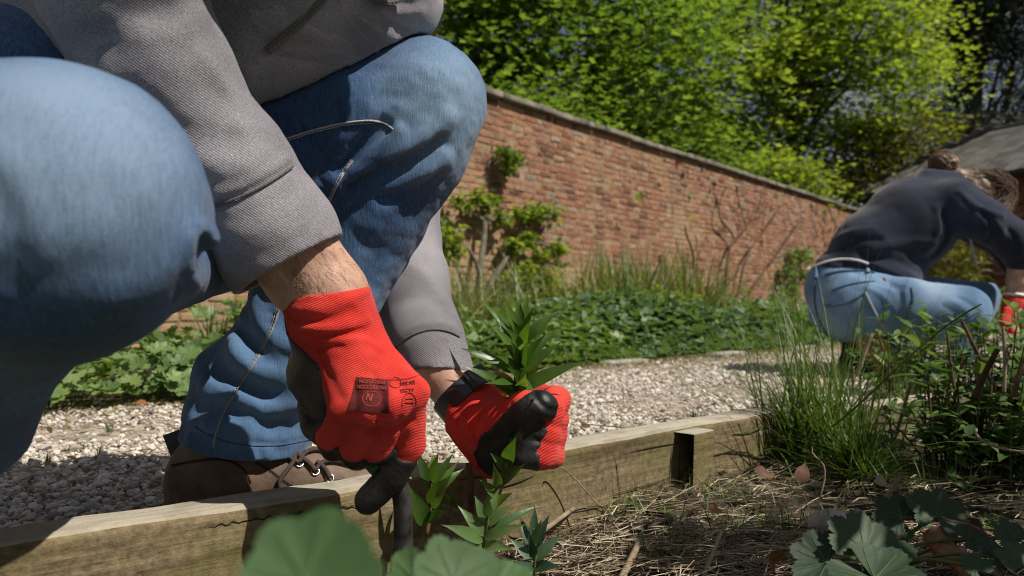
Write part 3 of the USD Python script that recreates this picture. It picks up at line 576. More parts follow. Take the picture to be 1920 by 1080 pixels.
# ================================================================ THE KNEELING MAN
def cloth_mat(name, ramp, scale, axis_rot, freq, thread=None, rough=.95, bump=.5, bdist=.0016, fade=None, wave=.5, sheen=.15, grain=900.0, big=5.0, grain_amt=.45, thread_amt=.16):
    """woven or knitted cloth: a rib running across axis, thread grain, slow fading"""
    nodes = {'g': ('geometry', {}), 'n': ('noise_texture', {'scale': big, 'detail': 4.0, 'roughness': .55}), 'gr': ('noise_texture', {'scale': grain, 'detail': 3.0, 'roughness': .75}),
        'mp': ('mapping', {'rotation': axis_rot}), 'w': ('wave_texture', {'wave_type': 'bands', 'bands_direction': 'x', 'scale': freq, 'distortion': 1.6, 'detail': 2.0, 'detail_scale': 2.2}),
        'a': ('math', {'math_type': 'multiply_add', 'value2': grain_amt}), 'wv': ('math', {'math_type': 'multiply_add', 'value2': thread_amt * wave, 'value3': -.5 * grain_amt - .5 * thread_amt * wave}), 'a2': ('math', {'math_type': 'add'}),
        'r': ('rgb_ramp', {'ramp': ramp}), 'hb': ('math', {'math_type': 'multiply_add', 'value2': wave}), 'b': ('bump', {'strength': bump, 'distance': bdist}),
        'p': ('principled_bsdf', {'roughness': rough, 'specular_ior_level': .15, 'sheen_weight': sheen, 'sheen_roughness': .5})}
    links = [('g.position', 'n.vector'), ('g.position', 'gr.vector'), ('g.position', 'mp.vector'), ('mp.vector', 'w.vector'), ('w.fac', 'wv.value1'), ('gr.fac', 'a.value1'), ('wv.value', 'a.value3'), ('n.fac', 'a2.value1'), ('a.value', 'a2.value2'), ('a2.value', 'r.fac'),
             ('w.fac', 'hb.value1'), ('gr.fac', 'hb.value3'), ('hb.value', 'b.height'), ('b.normal', 'p.normal')]
    if thread:                       # diagonal twill threads as stretched noise
        nodes['mp'] = ('mapping', {'rotation': axis_rot, 'scale': thread}); nodes['w'] = ('noise_texture', {'scale': 1.0, 'detail': 3.0, 'roughness': .7})
    col = 'r.color'
    if fade:
        for i, (c, rad, colr, amt) in enumerate(fade):
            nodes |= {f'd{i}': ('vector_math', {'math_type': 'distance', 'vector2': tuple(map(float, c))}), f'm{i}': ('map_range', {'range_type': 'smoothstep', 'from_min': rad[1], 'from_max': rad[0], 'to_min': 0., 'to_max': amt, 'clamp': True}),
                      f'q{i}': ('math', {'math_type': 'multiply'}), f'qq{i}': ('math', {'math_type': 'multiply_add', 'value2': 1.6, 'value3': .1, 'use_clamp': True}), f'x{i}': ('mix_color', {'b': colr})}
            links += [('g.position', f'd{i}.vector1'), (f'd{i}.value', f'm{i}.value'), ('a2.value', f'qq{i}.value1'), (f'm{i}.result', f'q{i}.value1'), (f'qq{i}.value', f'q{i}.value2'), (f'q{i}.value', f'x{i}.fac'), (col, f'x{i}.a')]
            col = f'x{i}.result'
    links.append((col, 'p.base_color'))
    return mat(name, nodes, links)
kneeL, kneeR = P(800, 200, .94), P(130, 330, .43)
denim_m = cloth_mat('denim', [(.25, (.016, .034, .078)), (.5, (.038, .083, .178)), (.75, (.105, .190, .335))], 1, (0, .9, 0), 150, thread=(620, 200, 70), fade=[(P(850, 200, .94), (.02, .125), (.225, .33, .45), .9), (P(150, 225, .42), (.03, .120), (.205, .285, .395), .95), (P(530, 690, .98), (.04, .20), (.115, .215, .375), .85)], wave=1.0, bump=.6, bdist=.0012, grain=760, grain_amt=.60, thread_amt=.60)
thread_m = rough_mat('pale_thread', [(.3, (.20, .22, .25)), (.7, (.36, .36, .36))], scale=400, rough=.9)
navythread_m = rough_mat('blue_thread', [(.3, (.03, .05, .09)), (.7, (.07, .10, .17))], scale=400, rough=.9)
jersey_m = cloth_mat('grey_jersey', [(.20, (.095, .087, .098)), (.5, (.235, .220, .24)), (.78, (.42, .40, .43))], 1, (0, .98, 0), 150, wave=.38, bump=.5, bdist=.0016, sheen=.15, grain=620, grain_amt=.95)
darkjersey_m = cloth_mat('dark_jersey_inside', [(.25, (.05, .047, .052)), (.5, (.11, .10, .11)), (.75, (.20, .185, .20))], 1, (0, 0, 0), 80, wave=.5)
skin_m = mat('skin', {'g': ('geometry', {}), 'n': ('noise_texture', {'scale': 38.0, 'detail': 5.0, 'roughness': .6}), 'r': ('rgb_ramp', {'ramp': [(.3, (.36, .20, .14)), (.55, (.50, .30, .215)), (.75, (.60, .40, .30))]}),
    'n2': ('noise_texture', {'scale': 420.0, 'detail': 3.0}), 'b': ('bump', {'strength': .35, 'distance': .001}), 'p': ('principled_bsdf', {'roughness': .55, 'subsurface_weight': .12, 'subsurface_scale': .004, 'specular_ior_level': .4})},
    [('g.position', 'n.vector'), ('n.fac', 'r.fac'), ('r.color', 'p.base_color'), ('g.position', 'n2.vector'), ('n2.fac', 'b.height'), ('b.normal', 'p.normal')])
hair_m = rough_mat('dark_hair', [(.3, (.02, .012, .008)), (.7, (.06, .035, .022))], scale=60, rough=.6, bump=.6, bscale=200)
red_m = cloth_mat('red_knit', [(.18, (.30, .016, .012)), (.45, (.62, .036, .026)), (.8, (.82, .085, .060))], 1, (0, 1.25, 0), 190, wave=.7, bump=.6, bdist=.0014, sheen=.1, grain=1100, big=14, grain_amt=.35)
latex_m = mat('black_latex', {'g': ('geometry', {}), 'n': ('noise_texture', {'scale': 26.0, 'detail': 6.0, 'roughness': .7}), 'r': ('rgb_ramp', {'ramp': [(.35, (.007, .007, .0075)), (.6, (.016, .016, .017)), (.72, (.06, .055, .05))]}),
    'n2': ('noise_texture', {'scale': 260.0, 'detail': 4.0, 'roughness': .7}), 'rr': ('map_range', {'from_min': .3, 'from_max': .7, 'to_min': .32, 'to_max': .62}), 'b': ('bump', {'strength': .6, 'distance': .0012}), 'p': ('principled_bsdf', {'specular_ior_level': .5})},
    [('g.position', 'n.vector'), ('n.fac', 'r.fac'), ('r.color', 'p.base_color'), ('g.position', 'n2.vector'), ('n2.fac', 'b.height'), ('n.fac', 'rr.value'), ('rr.result', 'p.roughness'), ('b.normal', 'p.normal')])
ink_m = rough_mat('dark_red_ink', [(.3, (.085, .012, .012)), (.7, (.13, .018, .016))], scale=200, rough=.9)
leather_m = rough_mat('brown_leather', [(.3, (.075, .045, .028)), (.5, (.135, .086, .056)), (.72, (.23, .16, .11))], scale=22, rough=.62, bump=.5, bscale=240, bdist=.0012, spec=.35)
sole_m = rough_mat('rubber_sole', [(.3, (.018, .014, .011)), (.7, (.04, .032, .026))], scale=30, rough=.8)
steel_m = mat('dark_steel', {'g': ('geometry', {}), 'n': ('noise_texture', {'scale': 60.0, 'detail': 5.0}), 'r': ('rgb_ramp', {'ramp': [(.35, (.035, .034, .034)), (.65, (.12, .11, .105))]}), 'p': ('principled_bsdf', {'metallic': .7, 'roughness': .5})}, [('g.position', 'n.vector'), ('n.fac', 'r.fac'), ('r.color', 'p.base_color')])
eyelet_m = mat('metal_eyelet', {'p': ('principled_bsdf', {'base_color': (.55, .54, .52), 'metallic': 1., 'roughness': .35})}, [])
brass_m = mat('old_brass', {'p': ('principled_bsdf', {'base_color': (.30, .23, .11), 'metallic': 1., 'roughness': .45})}, [])
handle_m = rough_mat('green_handle', [(.3, (.018, .085, .060)), (.7, (.030, .125, .090))], scale=20, rough=.45, bump=.15, bscale=90)
strap_m = rough_mat('watch_strap', [(.3, (.014, .018, .026)), (.7, (.026, .032, .045))], scale=30, rough=.38, bump=.1, bscale=200, bdist=.0005, spec=.5)
glass_dark_m = mat('watch_glass', {'p': ('principled_bsdf', {'base_color': (.006, .007, .009), 'roughness': .08})}, [])

MB = np.array([-.40, .95, 0.])
man = thing('person', 'person in grey hooded jacket and blue jeans crouching in the foreground with red gloves on', 'person', MB)
def mp_(name, mesh, m, parent=None, **k): return obj(name, local(mesh, MB), m, parent or man, **k)

# ---- jeans: far (left) leg
L_thigh = [(P(330, 330, .97), .100), (P(520, 285, .985), .092), (P(660, 235, .99), .082), (P(795, 190, 1.0), .070)]
L_shin = [(P(795, 190, 1.0), .069), (P(772, 275, 1.005), .070), (P(700, 400, 1.02), .067), (P(610, 545, 1.03), .072), (P(515, 690, 1.045), .070), (P(468, 790, 1.055), .078), (P(458, 850, 1.06), .084)]
hemc, hemn = P(468, 833, 1.055), unit(P(590, 620, 1.03) - P(455, 850, 1.06)) 
hemn = unit(hemn * .55 + np.array([-.12, 0, .75]))
folds = [ # (pixel line, depth window, width, amplitude)
    ([(835, 222), (775, 272), (700, 305), (640, 345)], .011, .0115), ([(818, 262), (760, 300), (700, 322), (650, 345)], .009, -.011),
    ([(742, 246), (700, 285), (655, 320), (630, 345)], .008, .0105), ([(722, 240), (680, 275), (640, 312)], .009, -.014), ([(705, 300), (660, 312), (640, 335)], .007, -.009),
    ([(650, 285), (620, 320), (607, 350)], .006, .004), ([(628, 280), (602, 330)], .006, -.004), ([(800, 330), (740, 370), (690, 420)], .014, .003), ([(835, 300), (790, 330), (730, 350)], .010, .006), ([(820, 330), (770, 352), (720, 372)], .009, -.006),
    ([(600, 250), (700, 160), (770, 120)], .02, .002), ([(455, 600), (440, 650), (470, 690), (530, 700)], .016, .006), ([(400, 690), (450, 710), (500, 745)], .014, -.006), ([(385, 715), (440, 745), (560, 760)], .012, .005),
    ([(370, 770), (430, 770), (520, 800), (580, 790)], .011, -.0055), ([(575, 700), (520, 760), (470, 790)], .012, .004), ([(480, 560), (500, 620), (560, 650)], .014, .005), ([(440, 610), (480, 650)], .012, -.005),
    ([(690, 560), (640, 640), (600, 680)], .014, .004), ([(700, 480), (650, 560), (590, 600)], .013, -.003)]
def legL_base(p):
    d = smin(chain(p, L_thigh, .02), chain(p, L_shin, .012), .03)
    d = smin(d, cone(p, P(640, 330, 1.0), P(560, 480, 1.03), .045, .055), .05)          # calf pressed against thigh
    d = smin(d, cone(p, P(410, 690, 1.05), P(420, 740, 1.055), .022, .02), .05)          # bagging over the ankle
    return d
SEAMS = [[(525, 264), (600, 241), (680, 227), (715, 229), (737, 243)], [(662, 302), (640, 333), (622, 368), (605, 402)], [(524, 578), (500, 640), (455, 715), (415, 785), (401, 838)]]
Lf = [(np.array([w for w in on(legL_base, ln, .85, 1.10, 14)]), w_, a_ * 1.45) for ln, w_, a_ in folds]
for ln in SEAMS:
    Lf.append((on(legL_base, ln, .85, 1.10, 14), .0042, .0016))
    o_ = poly_px(ln, 40); tg = np.gradient(o_, axis=0); nr_ = np.stack([tg[:, 1], -tg[:, 0]], 1) / np.linalg.norm(tg, axis=1, keepdims=True); gq = np.random.default_rng(3)
    for k in range(3, 38, 3):
        s_ = -1 if ln is SEAMS[0] else 1; a_ = o_[k]; b_ = a_ - s_ * nr_[k] * gq.uniform(16, 34) + gq.normal(0, 3, 2)
        Lf.append((on(legL_base, [tuple(a_), tuple((a_ + b_) / 2), tuple(b_)], .85, 1.10, 5), .0038, gq.choice([-.0034, .0022])))
def legL(p):
    d = legL_base(p); m = d < .05
    if m.any():
        q = p[m]; h = (q - hemc) @ hemn
        dd = d[m] - creases(q, Lf) - .0062 * fb(q * [1, 1, .8], 24, 3, 2) - .0034 * fb(q, 62, 6, 2)
        dd = dd - .0016 * np.exp(-((h - .004) / .006) ** 2) + .0016 * np.exp(-((h - .0225) / .003) ** 2) - .0014 * np.sin(q[:, 0] * 190 + 3 * np.sin(q[:, 0] * 60)) * np.exp(-((h - .012) / .010) ** 2)
        d = d.copy(); d[m] = dd
    return np.maximum(d, -((p - hemc) @ hemn))
jl = surface(legL, P(200, 620, 1.0) * [1, 0, 0] + [-.02, .84, .05], [-.02, 1.17, .66], .0030)
# near (right) leg
R_thigh = [(P(-330, 310, .80), .105), (P(-180, 345, .66), .100), (P(-50, 372, .55), .092), (P(110, 396, .50), .0835)]
R_shin = [(P(110, 396, .50), .0835), (P(88, 435, .52), .080), (P(-30, 570, .575), .068), (P(-78, 780, .66), .053), (P(-210, 940, .74), .050)]
Rf_px = [([(372, 428), (402, 452), (418, 500), (412, 522)], .0050, .012), ([(352, 440), (350, 480), (360, 520), (372, 545)], .0045, .010), ([(378, 450), (388, 490), (392, 520)], .006, -.018),
         ([(20, 300), (60, 420), (80, 470)], .010, .003), ([(0, 380), (20, 450), (10, 520)], .012, -.004), ([(80, 210), (120, 330), (150, 450)], .012, .002), ([(200, 560), (300, 520), (350, 470)], .014, .004)]
def legR_base(p):
    d = smin(chain(p, R_thigh, .02), chain(p, R_shin, .02), .03)
    return smin(d, chain(p, [(P(215, 515, .66), .048), (P(365, 498, .86), .038), (P(462, 482, .93), .030)]), .03)
Rf = [(on(legR_base, ln, .36, .70, 12), w_, a_) for ln, w_, a_ in Rf_px]
def legR(p):
    d = legR_base(p); m = d < .05
    if m.any():
        d = d.copy(); q = p[m]; d[m] = d[m] - creases(q, Rf) - .0050 * fb(q, 22, 5, 2) - .0016 * fb(q, 60, 6, 2)
    return d
jr = surface(legR, [-.80, .36, -.02], [-.10, .98, .52], .0042)
pelvis = surface(lambda p: smin(chain(p, [(P(150, 250, .96), .125), (P(40, 260, .84), .125)]), smin(cone(p, P(40, 260, .84), P(-330, 310, .80), .12, .105), cone(p, P(150, 250, .96), P(330, 330, .97), .12, .10), .05), .05), [-.95, .6, .25], [-.25, 1.15, .68], .010)
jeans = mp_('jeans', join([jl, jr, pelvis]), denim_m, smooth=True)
def stitches(f, ln, y0, y1, n=44, step=.0046, r=.0008, lift=.0008):
    w = on(f, ln, y0, y1, 140, lift); d = np.r_[0, np.cumsum(np.linalg.norm(np.diff(w, axis=0), axis=1))]; out = []
    for a in np.arange(0, d[-1] - step, step):
        tt = np.array([a, a + step * .4, a + step * .8]); out.append(tube(np.stack([np.interp(tt, d, w[:, k]) for k in range(3)], 1), r, 5))
    return join(out)
def seam(f, ln, y0, y1, r, m, name='seam', n=50, lift=.0002, parent=None): return mp_(name, tube(on(f, ln, y0, y1, n, lift), r, 6), m, parent or jeans, smooth=True)
for ln in SEAMS:
    off = poly_px(ln, 40); tg = np.gradient(off, axis=0); nrm_ = np.stack([-tg[:, 1], tg[:, 0]], 1) / np.linalg.norm(tg, axis=1, keepdims=True); sd = [tuple(x) for x in (off + nrm_ * 4.0)[::8]]
    seam(legL, ln, .85, 1.1, .0013, thread_m); mp_('stitching', stitches(legL, ln, .85, 1.1, lift=.0016), thread_m, jeans, kind='stuff')
    mp_('stitching', stitches(legL, sd, .85, 1.1, r=.0006), thread_m, jeans, kind='stuff')
seam(legL, [(366, 800), (420, 826), (500, 836), (584, 823)], .85, 1.1, .0008, navythread_m, 'hem_stitching', 70)

# ---- hooded jacket
S_near = [((-.285, .63, .76), .078), (P(250, -290, .69), .076), (P(215, -140, .715), .074), (P(228, -20, .74), .069), (P(300, 140, .765), .066), (P(425, 300, .80), .055), (P(470, 362, .815), .053), (P(518, 448, .832), .0615), (P(566, 540, .85), .0630)]
cuffN_c, cuffN_n = P(534, 502, .84), unit(P(300, 140, .765) - P(530, 500, .85))
cuffN_n = unit([-.50, -.10, .86])
S_far = [((-.20, .97, .77), .085), (P(700, -20, 1.11), .060), (P(745, 380, 1.17), .058), (P(765, 530, 1.12), .0535), (P(800, 640, 1.08), .0475), (P(832, 735, 1.05), .046)]
cuffF_c, cuffF_n = P(835, 708, 1.05), unit(unit(P(745, 380, 1.17) - P(832, 735, 1.05)) + np.array([.30, 0, .0]))
torso = [(P(10, 20, .93), .115), (P(210, 190, .90), .130), (P(380, 20, .93), .115), (P(540, -140, .94), .11), ((-.20, .82, .80), .11)]
nseam_px = [(383, 392), (440, 372), (500, 343), (549, 311)]
fseam_px = [(735, 660), (770, 630), (815, 618), (862, 632)]
def sleeveN_b(p): return chain(p, S_near, .02)
def sleeveF_b(p): return chain(p, S_far, .02)
nseam, fseam = on(sleeveN_b, nseam_px, .6, .9, 20), on(sleeveF_b, fseam_px, .9, 1.15, 20)
Nf = [(nseam, .004, -.0042), (nseam + (cuffN_n * .009), .005, .0022), (on(sleeveN_b, [(200, 40), (290, 60), (380, 30)], .6, .9, 12), .012, .004), (on(sleeveN_b, [(150, 90), (230, 40), (300, 20)], .6, .9, 12), .014, -.006),
      (on(sleeveN_b, [(380, 110), (430, 170), (450, 230)], .6, .9, 10), .010, .003), (on(sleeveN_b, [(250, 180), (330, 240), (420, 260)], .6, .9, 12), .014, -.003), (on(sleeveN_b, [(370, 300), (430, 320), (500, 290)], .6, .9, 12), .010, .0025), (on(sleeveN_b, [(390, 420), (460, 440), (560, 380)], .6, .9, 12), .012, .0025), (on(sleeveN_b, [(430, 500), (520, 470), (600, 410)], .6, .9, 12), .006, -.0012)]
Ff = [(fseam, .0035, -.0030), (fseam + cuffF_n * .010, .004, .0018), (on(sleeveF_b, [(760, 500), (800, 520), (830, 560)], .9, 1.15, 10), .010, .003), (on(sleeveF_b, [(740, 570), (790, 560), (840, 590)], .9, 1.15, 10), .010, -.0025)]
def shell(d, t, b): return np.maximum(d, -(b + t))
def sleeveN(p):
    d = sleeveN_b(p); m = d < .04; d = d.copy()
    if m.any(): d[m] -= creases(p[m], Nf) + .0055 * fb(p[m], 20, 9, 2) + .0016 * fb(p[m], 70, 2, 2)
    h = (p - cuffN_c) @ cuffN_n
    return np.maximum(np.where(h < .05, shell(d, .010, sleeveN_b(p)), d), -h)
def sleeveF(p):
    d = sleeveF_b(p); m = d < .04; d = d.copy()
    if m.any(): d[m] -= creases(p[m], Ff) + .0050 * fb(p[m], 24, 19, 2)
    h = (p - cuffF_c) @ cuffF_n
    return np.maximum(np.where(h < .03, shell(d, .009, sleeveF_b(p)), d), -h)
def torso_b(p):
    d = chain(p, torso, .05)
    d = smin(d, ell(p, P(430, -120, .91), (.190, .130, .195)), .04); d = smin(d, ell(p, P(590, -190, .93), (.150, .130, .160)), .04)
    d = smin(d, chain(p, [(P(520, 100, .95), .030), (P(640, 50, .95), .042), (P(762, 12, .985), .040)], .02), .05)
    d = smin(d, chain(p, [(P(748, -40, 1.00), .044), (P(752, 25, 1.01), .027)], .01), .015)
    return smin(smin(d, cone(p, (-.285, .63, .76), (-.20, .80, .79), .080, .12), .06), cone(p, (-.20, .80, .79), (-.20, .97, .77), .12, .085), .06)
Tf = [(on(torso_b, [(655, -10), (680, 35), (720, 65), (770, 75)], .7, 1.05, 12), .007, .005), (on(torso_b, [(640, 0), (665, 50), (700, 80)], .7, 1.05, 12), .012, -.007), (on(torso_b, [(610, -10), (560, 50), (470, 120)], .7, 1.05, 12), .010, .005), (on(torso_b, [(500, 60), (560, 90), (640, 100)], .7, 1.05, 12), .014, -.006),
      (on(torso_b, [(720, 10), (760, 25), (785, 20)], .7, 1.1, 8), .006, .004), (on(torso_b, [(480, 20), (450, 70), (470, 150)], .7, 1.05, 12), .014, .005)]
def jacket_t(p):
    d = torso_b(p); m = d < .05; d = d.copy()
    if m.any(): d[m] -= creases(p[m], Tf) + .012 * fb(p[m], 14, 29, 2) + .003 * fb(p[m], 50, 8, 2)
    return np.maximum(d, -legL_base(p) + .003)
jk = [surface(sleeveN, [-.56, .52, .20], [-.10, 1.0, .90], .0034), surface(sleeveF, [-.34, .90, .12], [.02, 1.32, .96], .0040), surface(jacket_t, [-.75, .50, .36], [.03, 1.2, 1.08], .0052)]
hood = surface(lambda p: smin(ell(p, (-.21, .86, .90), (.10, .12, .06)), ell(p, (-.28, .87, .87), (.09, .11, .05)), .05), [-.45, .55, .7], [.05, 1.05, 1.05], .010)
jacket = mp_('hooded_jacket', join(jk + [hood]), jersey_m, smooth=True)
mp_('cuff_seam', tube(nseam - cuffN_n * .0005, .0012, 6), darkjersey_m, jacket); mp_('cuff_seam', tube(fseam, .0010, 6), darkjersey_m, jacket)
z = on(torso_b, [(612, -12), (585, 18), (545, 55), (500, 92)], .7, 1.05, 60, .004)
zp = mp_('zip', tube(z, .0045, 6), darkjersey_m, jacket, smooth=True)
mp_('zip_teeth', join([box(q + [0, -.004, .0], (.0022, .0022, .0014)) for q in spline(z, 34)]), brass_m, zp, kind='stuff')
z2 = on(torso_b, [(694, -10), (716, 2), (752, -6)], .7, 1.05, 30, .003); zp2 = mp_('pocket_zip', tube(z2, .0035, 6), darkjersey_m, jacket)
mp_('zip_teeth', join([box(q + [0, -.003, 0], (.0016, .002, .0028)) for q in spline(z2, 20)]), brass_m, zp2, kind='stuff')

# ---- body: one continuous figure inside the clothes
hd = np.array([-.055, .735, .885])
wristN, wristF = P(617, 556, .855), P(868, 750, 1.035)
def body_f(p):
    d = chain(p, [(P(300, 130, .77), .040), (P(530, 440, .838), .0440), (P(577, 515, .852), .0420), (wristN, .0385), (P(650, 640, .865), .030), (P(700, 740, .865), .024)], .02)
    d = np.minimum(d, chain(p, [(P(745, 380, 1.17), .036), (P(820, 690, 1.055), .030), (wristF, .0285), (P(940, 800, 1.02), .026)], .02))
    d = smin(d, chain(p, [((-.285, .63, .76), .055), (P(228, -20, .75), .042), (P(300, 130, .77), .040)], .03), .01)
    d = smin(d, chain(p, [((-.20, .96, .77), .055), (P(700, -20, 1.11), .042), (P(745, 380, 1.17), .036)], .03), .01)
    d = smin(d, chain(p, [(P(150, 230, .90), .11), (P(400, -10, .92), .095), ((-.25, .90, .70), .095), ((-.20, .82, .80), .09)], .05), .05)
    d = smin(d, cone(p, (-.285, .63, .76), (-.20, .96, .77), .06, .06), .06)
    d = smin(d, cone(p, (-.19, .80, .79), hd, .058, .055), .03)
    d = smin(d, smin(ell(p, hd + [0, 0, .01], (.098, .076, .105)), ell(p, hd + [.045, 0, -.055], (.055, .052, .055)), .04), .02)
    d = smin(d, cone(p, hd + [.095, 0, .005], hd + [.118, 0, -.022], .010, .015), .012)                       # nose
    d = smin(d, cone(p, hd + [.082, -.02, -.060], hd + [.082, .02, -.060], .008, .008), .01)                   # lips
    for s in (-1, 1):
        d = smin(d, ell(p, hd + [-.005, s * .078, -.01], (.018, .010, .032)), .008)                            # ears
        d = np.maximum(d, -(np.linalg.norm(p - (hd + [.098, s * .032, .012]), axis=1) - .014))
    for a in (L_thigh, R_thigh): d = smin(d, chain(p, [(q, r * .72) for q, r in a], .02), .02)
    for a in (L_shin, R_shin): d = smin(d, chain(p, [(q, r * .6) for q, r in a], .02), .01)
    d = smin(d, cone(p, P(150, 250, .96), P(330, 330, .97), .09, .08), .04); d = smin(d, cone(p, P(40, 260, .84), P(-330, 310, .80), .09, .08), .04)
    return d - .0012 * fb(p, 55, 3, 2)
body = mp_('body', surface(body_f, [-1.0, .36, -.02], [.08, 1.3, 1.16], .0055), skin_m, smooth=True)
for s in (-1, 1):
    m_ = trimesh.creation.icosphere(2, .0125); mp_('eye', (np.array(m_.vertices) + hd + [.089, s * .032, .012], np.array(m_.faces)), mat(f'eye_white_{"ab"[s > 0]}', {'p': ('principled_bsdf', {'base_color': (.7, .68, .65), 'roughness': .2})}, []), body)
mp_('hair', surface(lambda p: np.maximum(ell(p, hd + [-.004, 0, .020], (.106, .086, .108)) - .004 * fb(p, 60, 3), np.maximum((p - hd) @ unit([.8, 0, -.45]) - .035, -(p[:, 2] - hd[2] + .05))), hd - .16, hd + .16, .006), hair_m, smooth=True)

# ---- arm hair
g = np.random.default_rng(5); hp, hn = [], 0
def add_hair(c0, c1, n):
    global hn
    for _ in range(n):
        px, py = c0[0] + (c1[0] - c0[0]) * g.uniform(), c0[1] + (c1[1] - c0[1]) * g.uniform(); yield px + g.uniform(-55, 55), py + g.uniform(-45, 45)
pp = np.array(list(add_hair((560, 490), (620, 540), 240))); w = trace(body_f, pp[:, 0], pp[:, 1], .7, .95); ok = np.abs(body_f(w)) < .002; w = w[ok]; nn = grad(body_f, w)
axisN = unit(wristN - P(540, 440, .835)); hairs = []
for q, n_ in zip(w, nn):
    d0 = unit(axisN + .25 * n_ + g.normal(0, .35, 3)); L = g.uniform(.008, .016); hairs.append(tube([q, q + d0 * L * .5, q + (d0 + axisN * .4 - n_ * .2) * L], [.00011, .00009, .00003], 3, False))
mp_('arm_hair', join(hairs), hair_m, kind='stuff')

# ---- right glove (nearer): fist round the tool, knuckles toward the lens and down
K = [P(772, 735, .828), P(735, 755, .812), P(690, 765, .810), P(648, 765, .818)]
fing = [[(K[0], .0165), (P(768, 832, .850), .0155), (P(738, 890, .858), .0145), (P(690, 938, .862), .0140)],
        [(K[1], .0170), (P(716, 838, .850), .0160), (P(670, 852, .868), .0145), (P(640, 815, .885), .013)],
        [(K[2], .0165), (P(668, 836, .852), .0158), (P(628, 835, .870), .0142), (P(605, 790, .885), .013)],
        [(K[3], .0155), (P(622, 818, .856), .0148), (P(592, 797, .874), .0132), (P(580, 760, .886), .012)]]
gcuff = [(P(604, 535, .85), .0455), (P(622, 590, .855), .0430)]
def gl1_b(p):
    d = chain(p, [(P(622, 590, .856), .0425), (P(660, 670, .862), .0400)], .01)
    for k in K: d = smin(d, cone(p, P(652, 650, .862), k, .034, .0190), .014)
    d = smin(d, cone(p, P(618, 640, .872), P(600, 700, .878), .030, .030), .025)                        # heel of the hand
    d = smin(d, cone(p, P(600, 700, .878), P(625, 760, .875), .029, .024), .02)
    for fgs in fing: d = smin(d, chain(p, fgs, .006), .0035)
    d = smin(d, chain(p, [(P(640, 680, .885), .024), (P(700, 780, .895), .019), (P(735, 850, .895), .016), (P(742, 895, .885), .014)], .01), .012)   # thumb on the far side of the handle
    return smin(d, chain(p, gcuff, .0), .02)
cut1, cn1 = P(612, 552, .853), unit(unit(P(650, 660, .86) - P(600, 520, .85)) + np.array([-.20, 0, -.05]))
G1f = [(on(gl1_b, [(700, 700), (715, 740), (712, 790)], .7, .95, 10), .0045, -.0022), (on(gl1_b, [(752, 720), (752, 760), (742, 810)], .7, .95, 10), .0045, -.0022), (on(gl1_b, [(665, 720), (668, 760), (660, 800)], .7, .95, 10), .0045, -.0020), (on(gl1_b, [(640, 800), (700, 808), (770, 790)], .7, .95, 10), .0050, -.0026), (on(gl1_b, [(560, 640), (600, 652), (640, 650)], .7, .95, 10), .004, -.002), (on(gl1_b, [(640, 640), (690, 640), (720, 660)], .7, .95, 10), .004, .0015), (on(gl1_b, [(545, 598), (610, 600), (660, 582)], .7, .95, 12), .0042, -.0042), (on(gl1_b, [(555, 612), (620, 618), (690, 600)], .7, .95, 12), .0048, .0030), (on(gl1_b, [(560, 628), (640, 626), (680, 620)], .7, .95, 12), .0040, -.0030),
       (on(gl1_b, [(548, 580), (610, 574), (690, 545)], .7, .95, 12), .0050, .0022), (on(gl1_b, [(600, 650), (615, 700), (640, 745)], .7, .95, 10), .0050, -.0016), (on(gl1_b, [(800, 755), (740, 790), (680, 800)], .7, .95, 10), .006, .0010)]
def gl1(p):
    d = gl1_b(p); d = d.copy(); m = d < .03
    if m.any(): d[m] -= creases(p[m], G1f) + .0034 * fb(p[m], 42, 2, 3)
    h = (p - cut1) @ cn1; d = np.where(h < .010, shell(d, .006, gl1_b(p)), d)
    return np.maximum(d, -(h + .004))
lo1, hi1 = [-.25, .76, .03], [-.06, .95, .32]
glove1 = mp_('glove', surface(gl1, lo1, hi1, .0023), red_m, smooth=True)
def coat1_r(p):
    d = chain(p, [(P(566, 630, .87), .030), (P(586, 700, .862), .040), (P(600, 745, .862), .034)], .01)
    for fgs in fing:
        a, b = np.array(fgs[1][0]), np.array(fgs[2][0]); s = a + (b - a) * .62
        d = np.minimum(d, chain(p, [(s, .0185)] + [(q, r + .006) for q, r in fgs[2:]]))
    f0 = fing[0]; d = np.minimum(d, chain(p, [(P(742, 815, .848), .008), (P(732, 870, .848), .016), (P(700, 920, .856), .021)]))
    return d + .009 * fb(p, 75, 4, 3)
mp_('palm_coating', surface(lambda p: np.maximum(gl1(p) - .0014 - .0011 * np.abs(fb(p, 150, 7, 3)) * 2, coat1_r(p)), lo1, hi1, .0023), latex_m, glove1, smooth=True)
# printed patch: a dark block and lines of lettering, in cloth ink on the back of the hand
def decal(f, quad_px, y0, y1, lift, nu=14, nv=14):
    a, b, c, d_ = [np.array(q, float) for q in quad_px]; U, V = np.meshgrid(np.linspace(0, 1, nu), np.linspace(0, 1, nv), indexing='ij'); U, V = U.ravel()[:, None], V.ravel()[:, None]
    q = (a * (1 - U) + b * U) * (1 - V) + (d_ * (1 - U) + c * U) * V; w = trace(f, q[:, 0], q[:, 1], y0, y1); w = w + grad(f, w) * lift
    i, j = np.meshgrid(np.arange(nu - 1), np.arange(nv - 1), indexing='ij'); k = (i * nv + j).ravel(); return w, quads(np.stack([k, k + 1, k + nv + 1, k + nv], 1))
def gl1_o(p): return gl1(p)
pr = mp_('print', decal(gl1_o, [(668, 709), (728, 713), (730, 775), (652, 770)], .7, .95, .0006, 22, 22), ink_m, glove1, smooth=True)
def flat_text(txt, h):
    m_ = meshkit.text_mesh(txt, h, .05 * h, True); return np.array(m_.vertices), np.array(m_.faces)
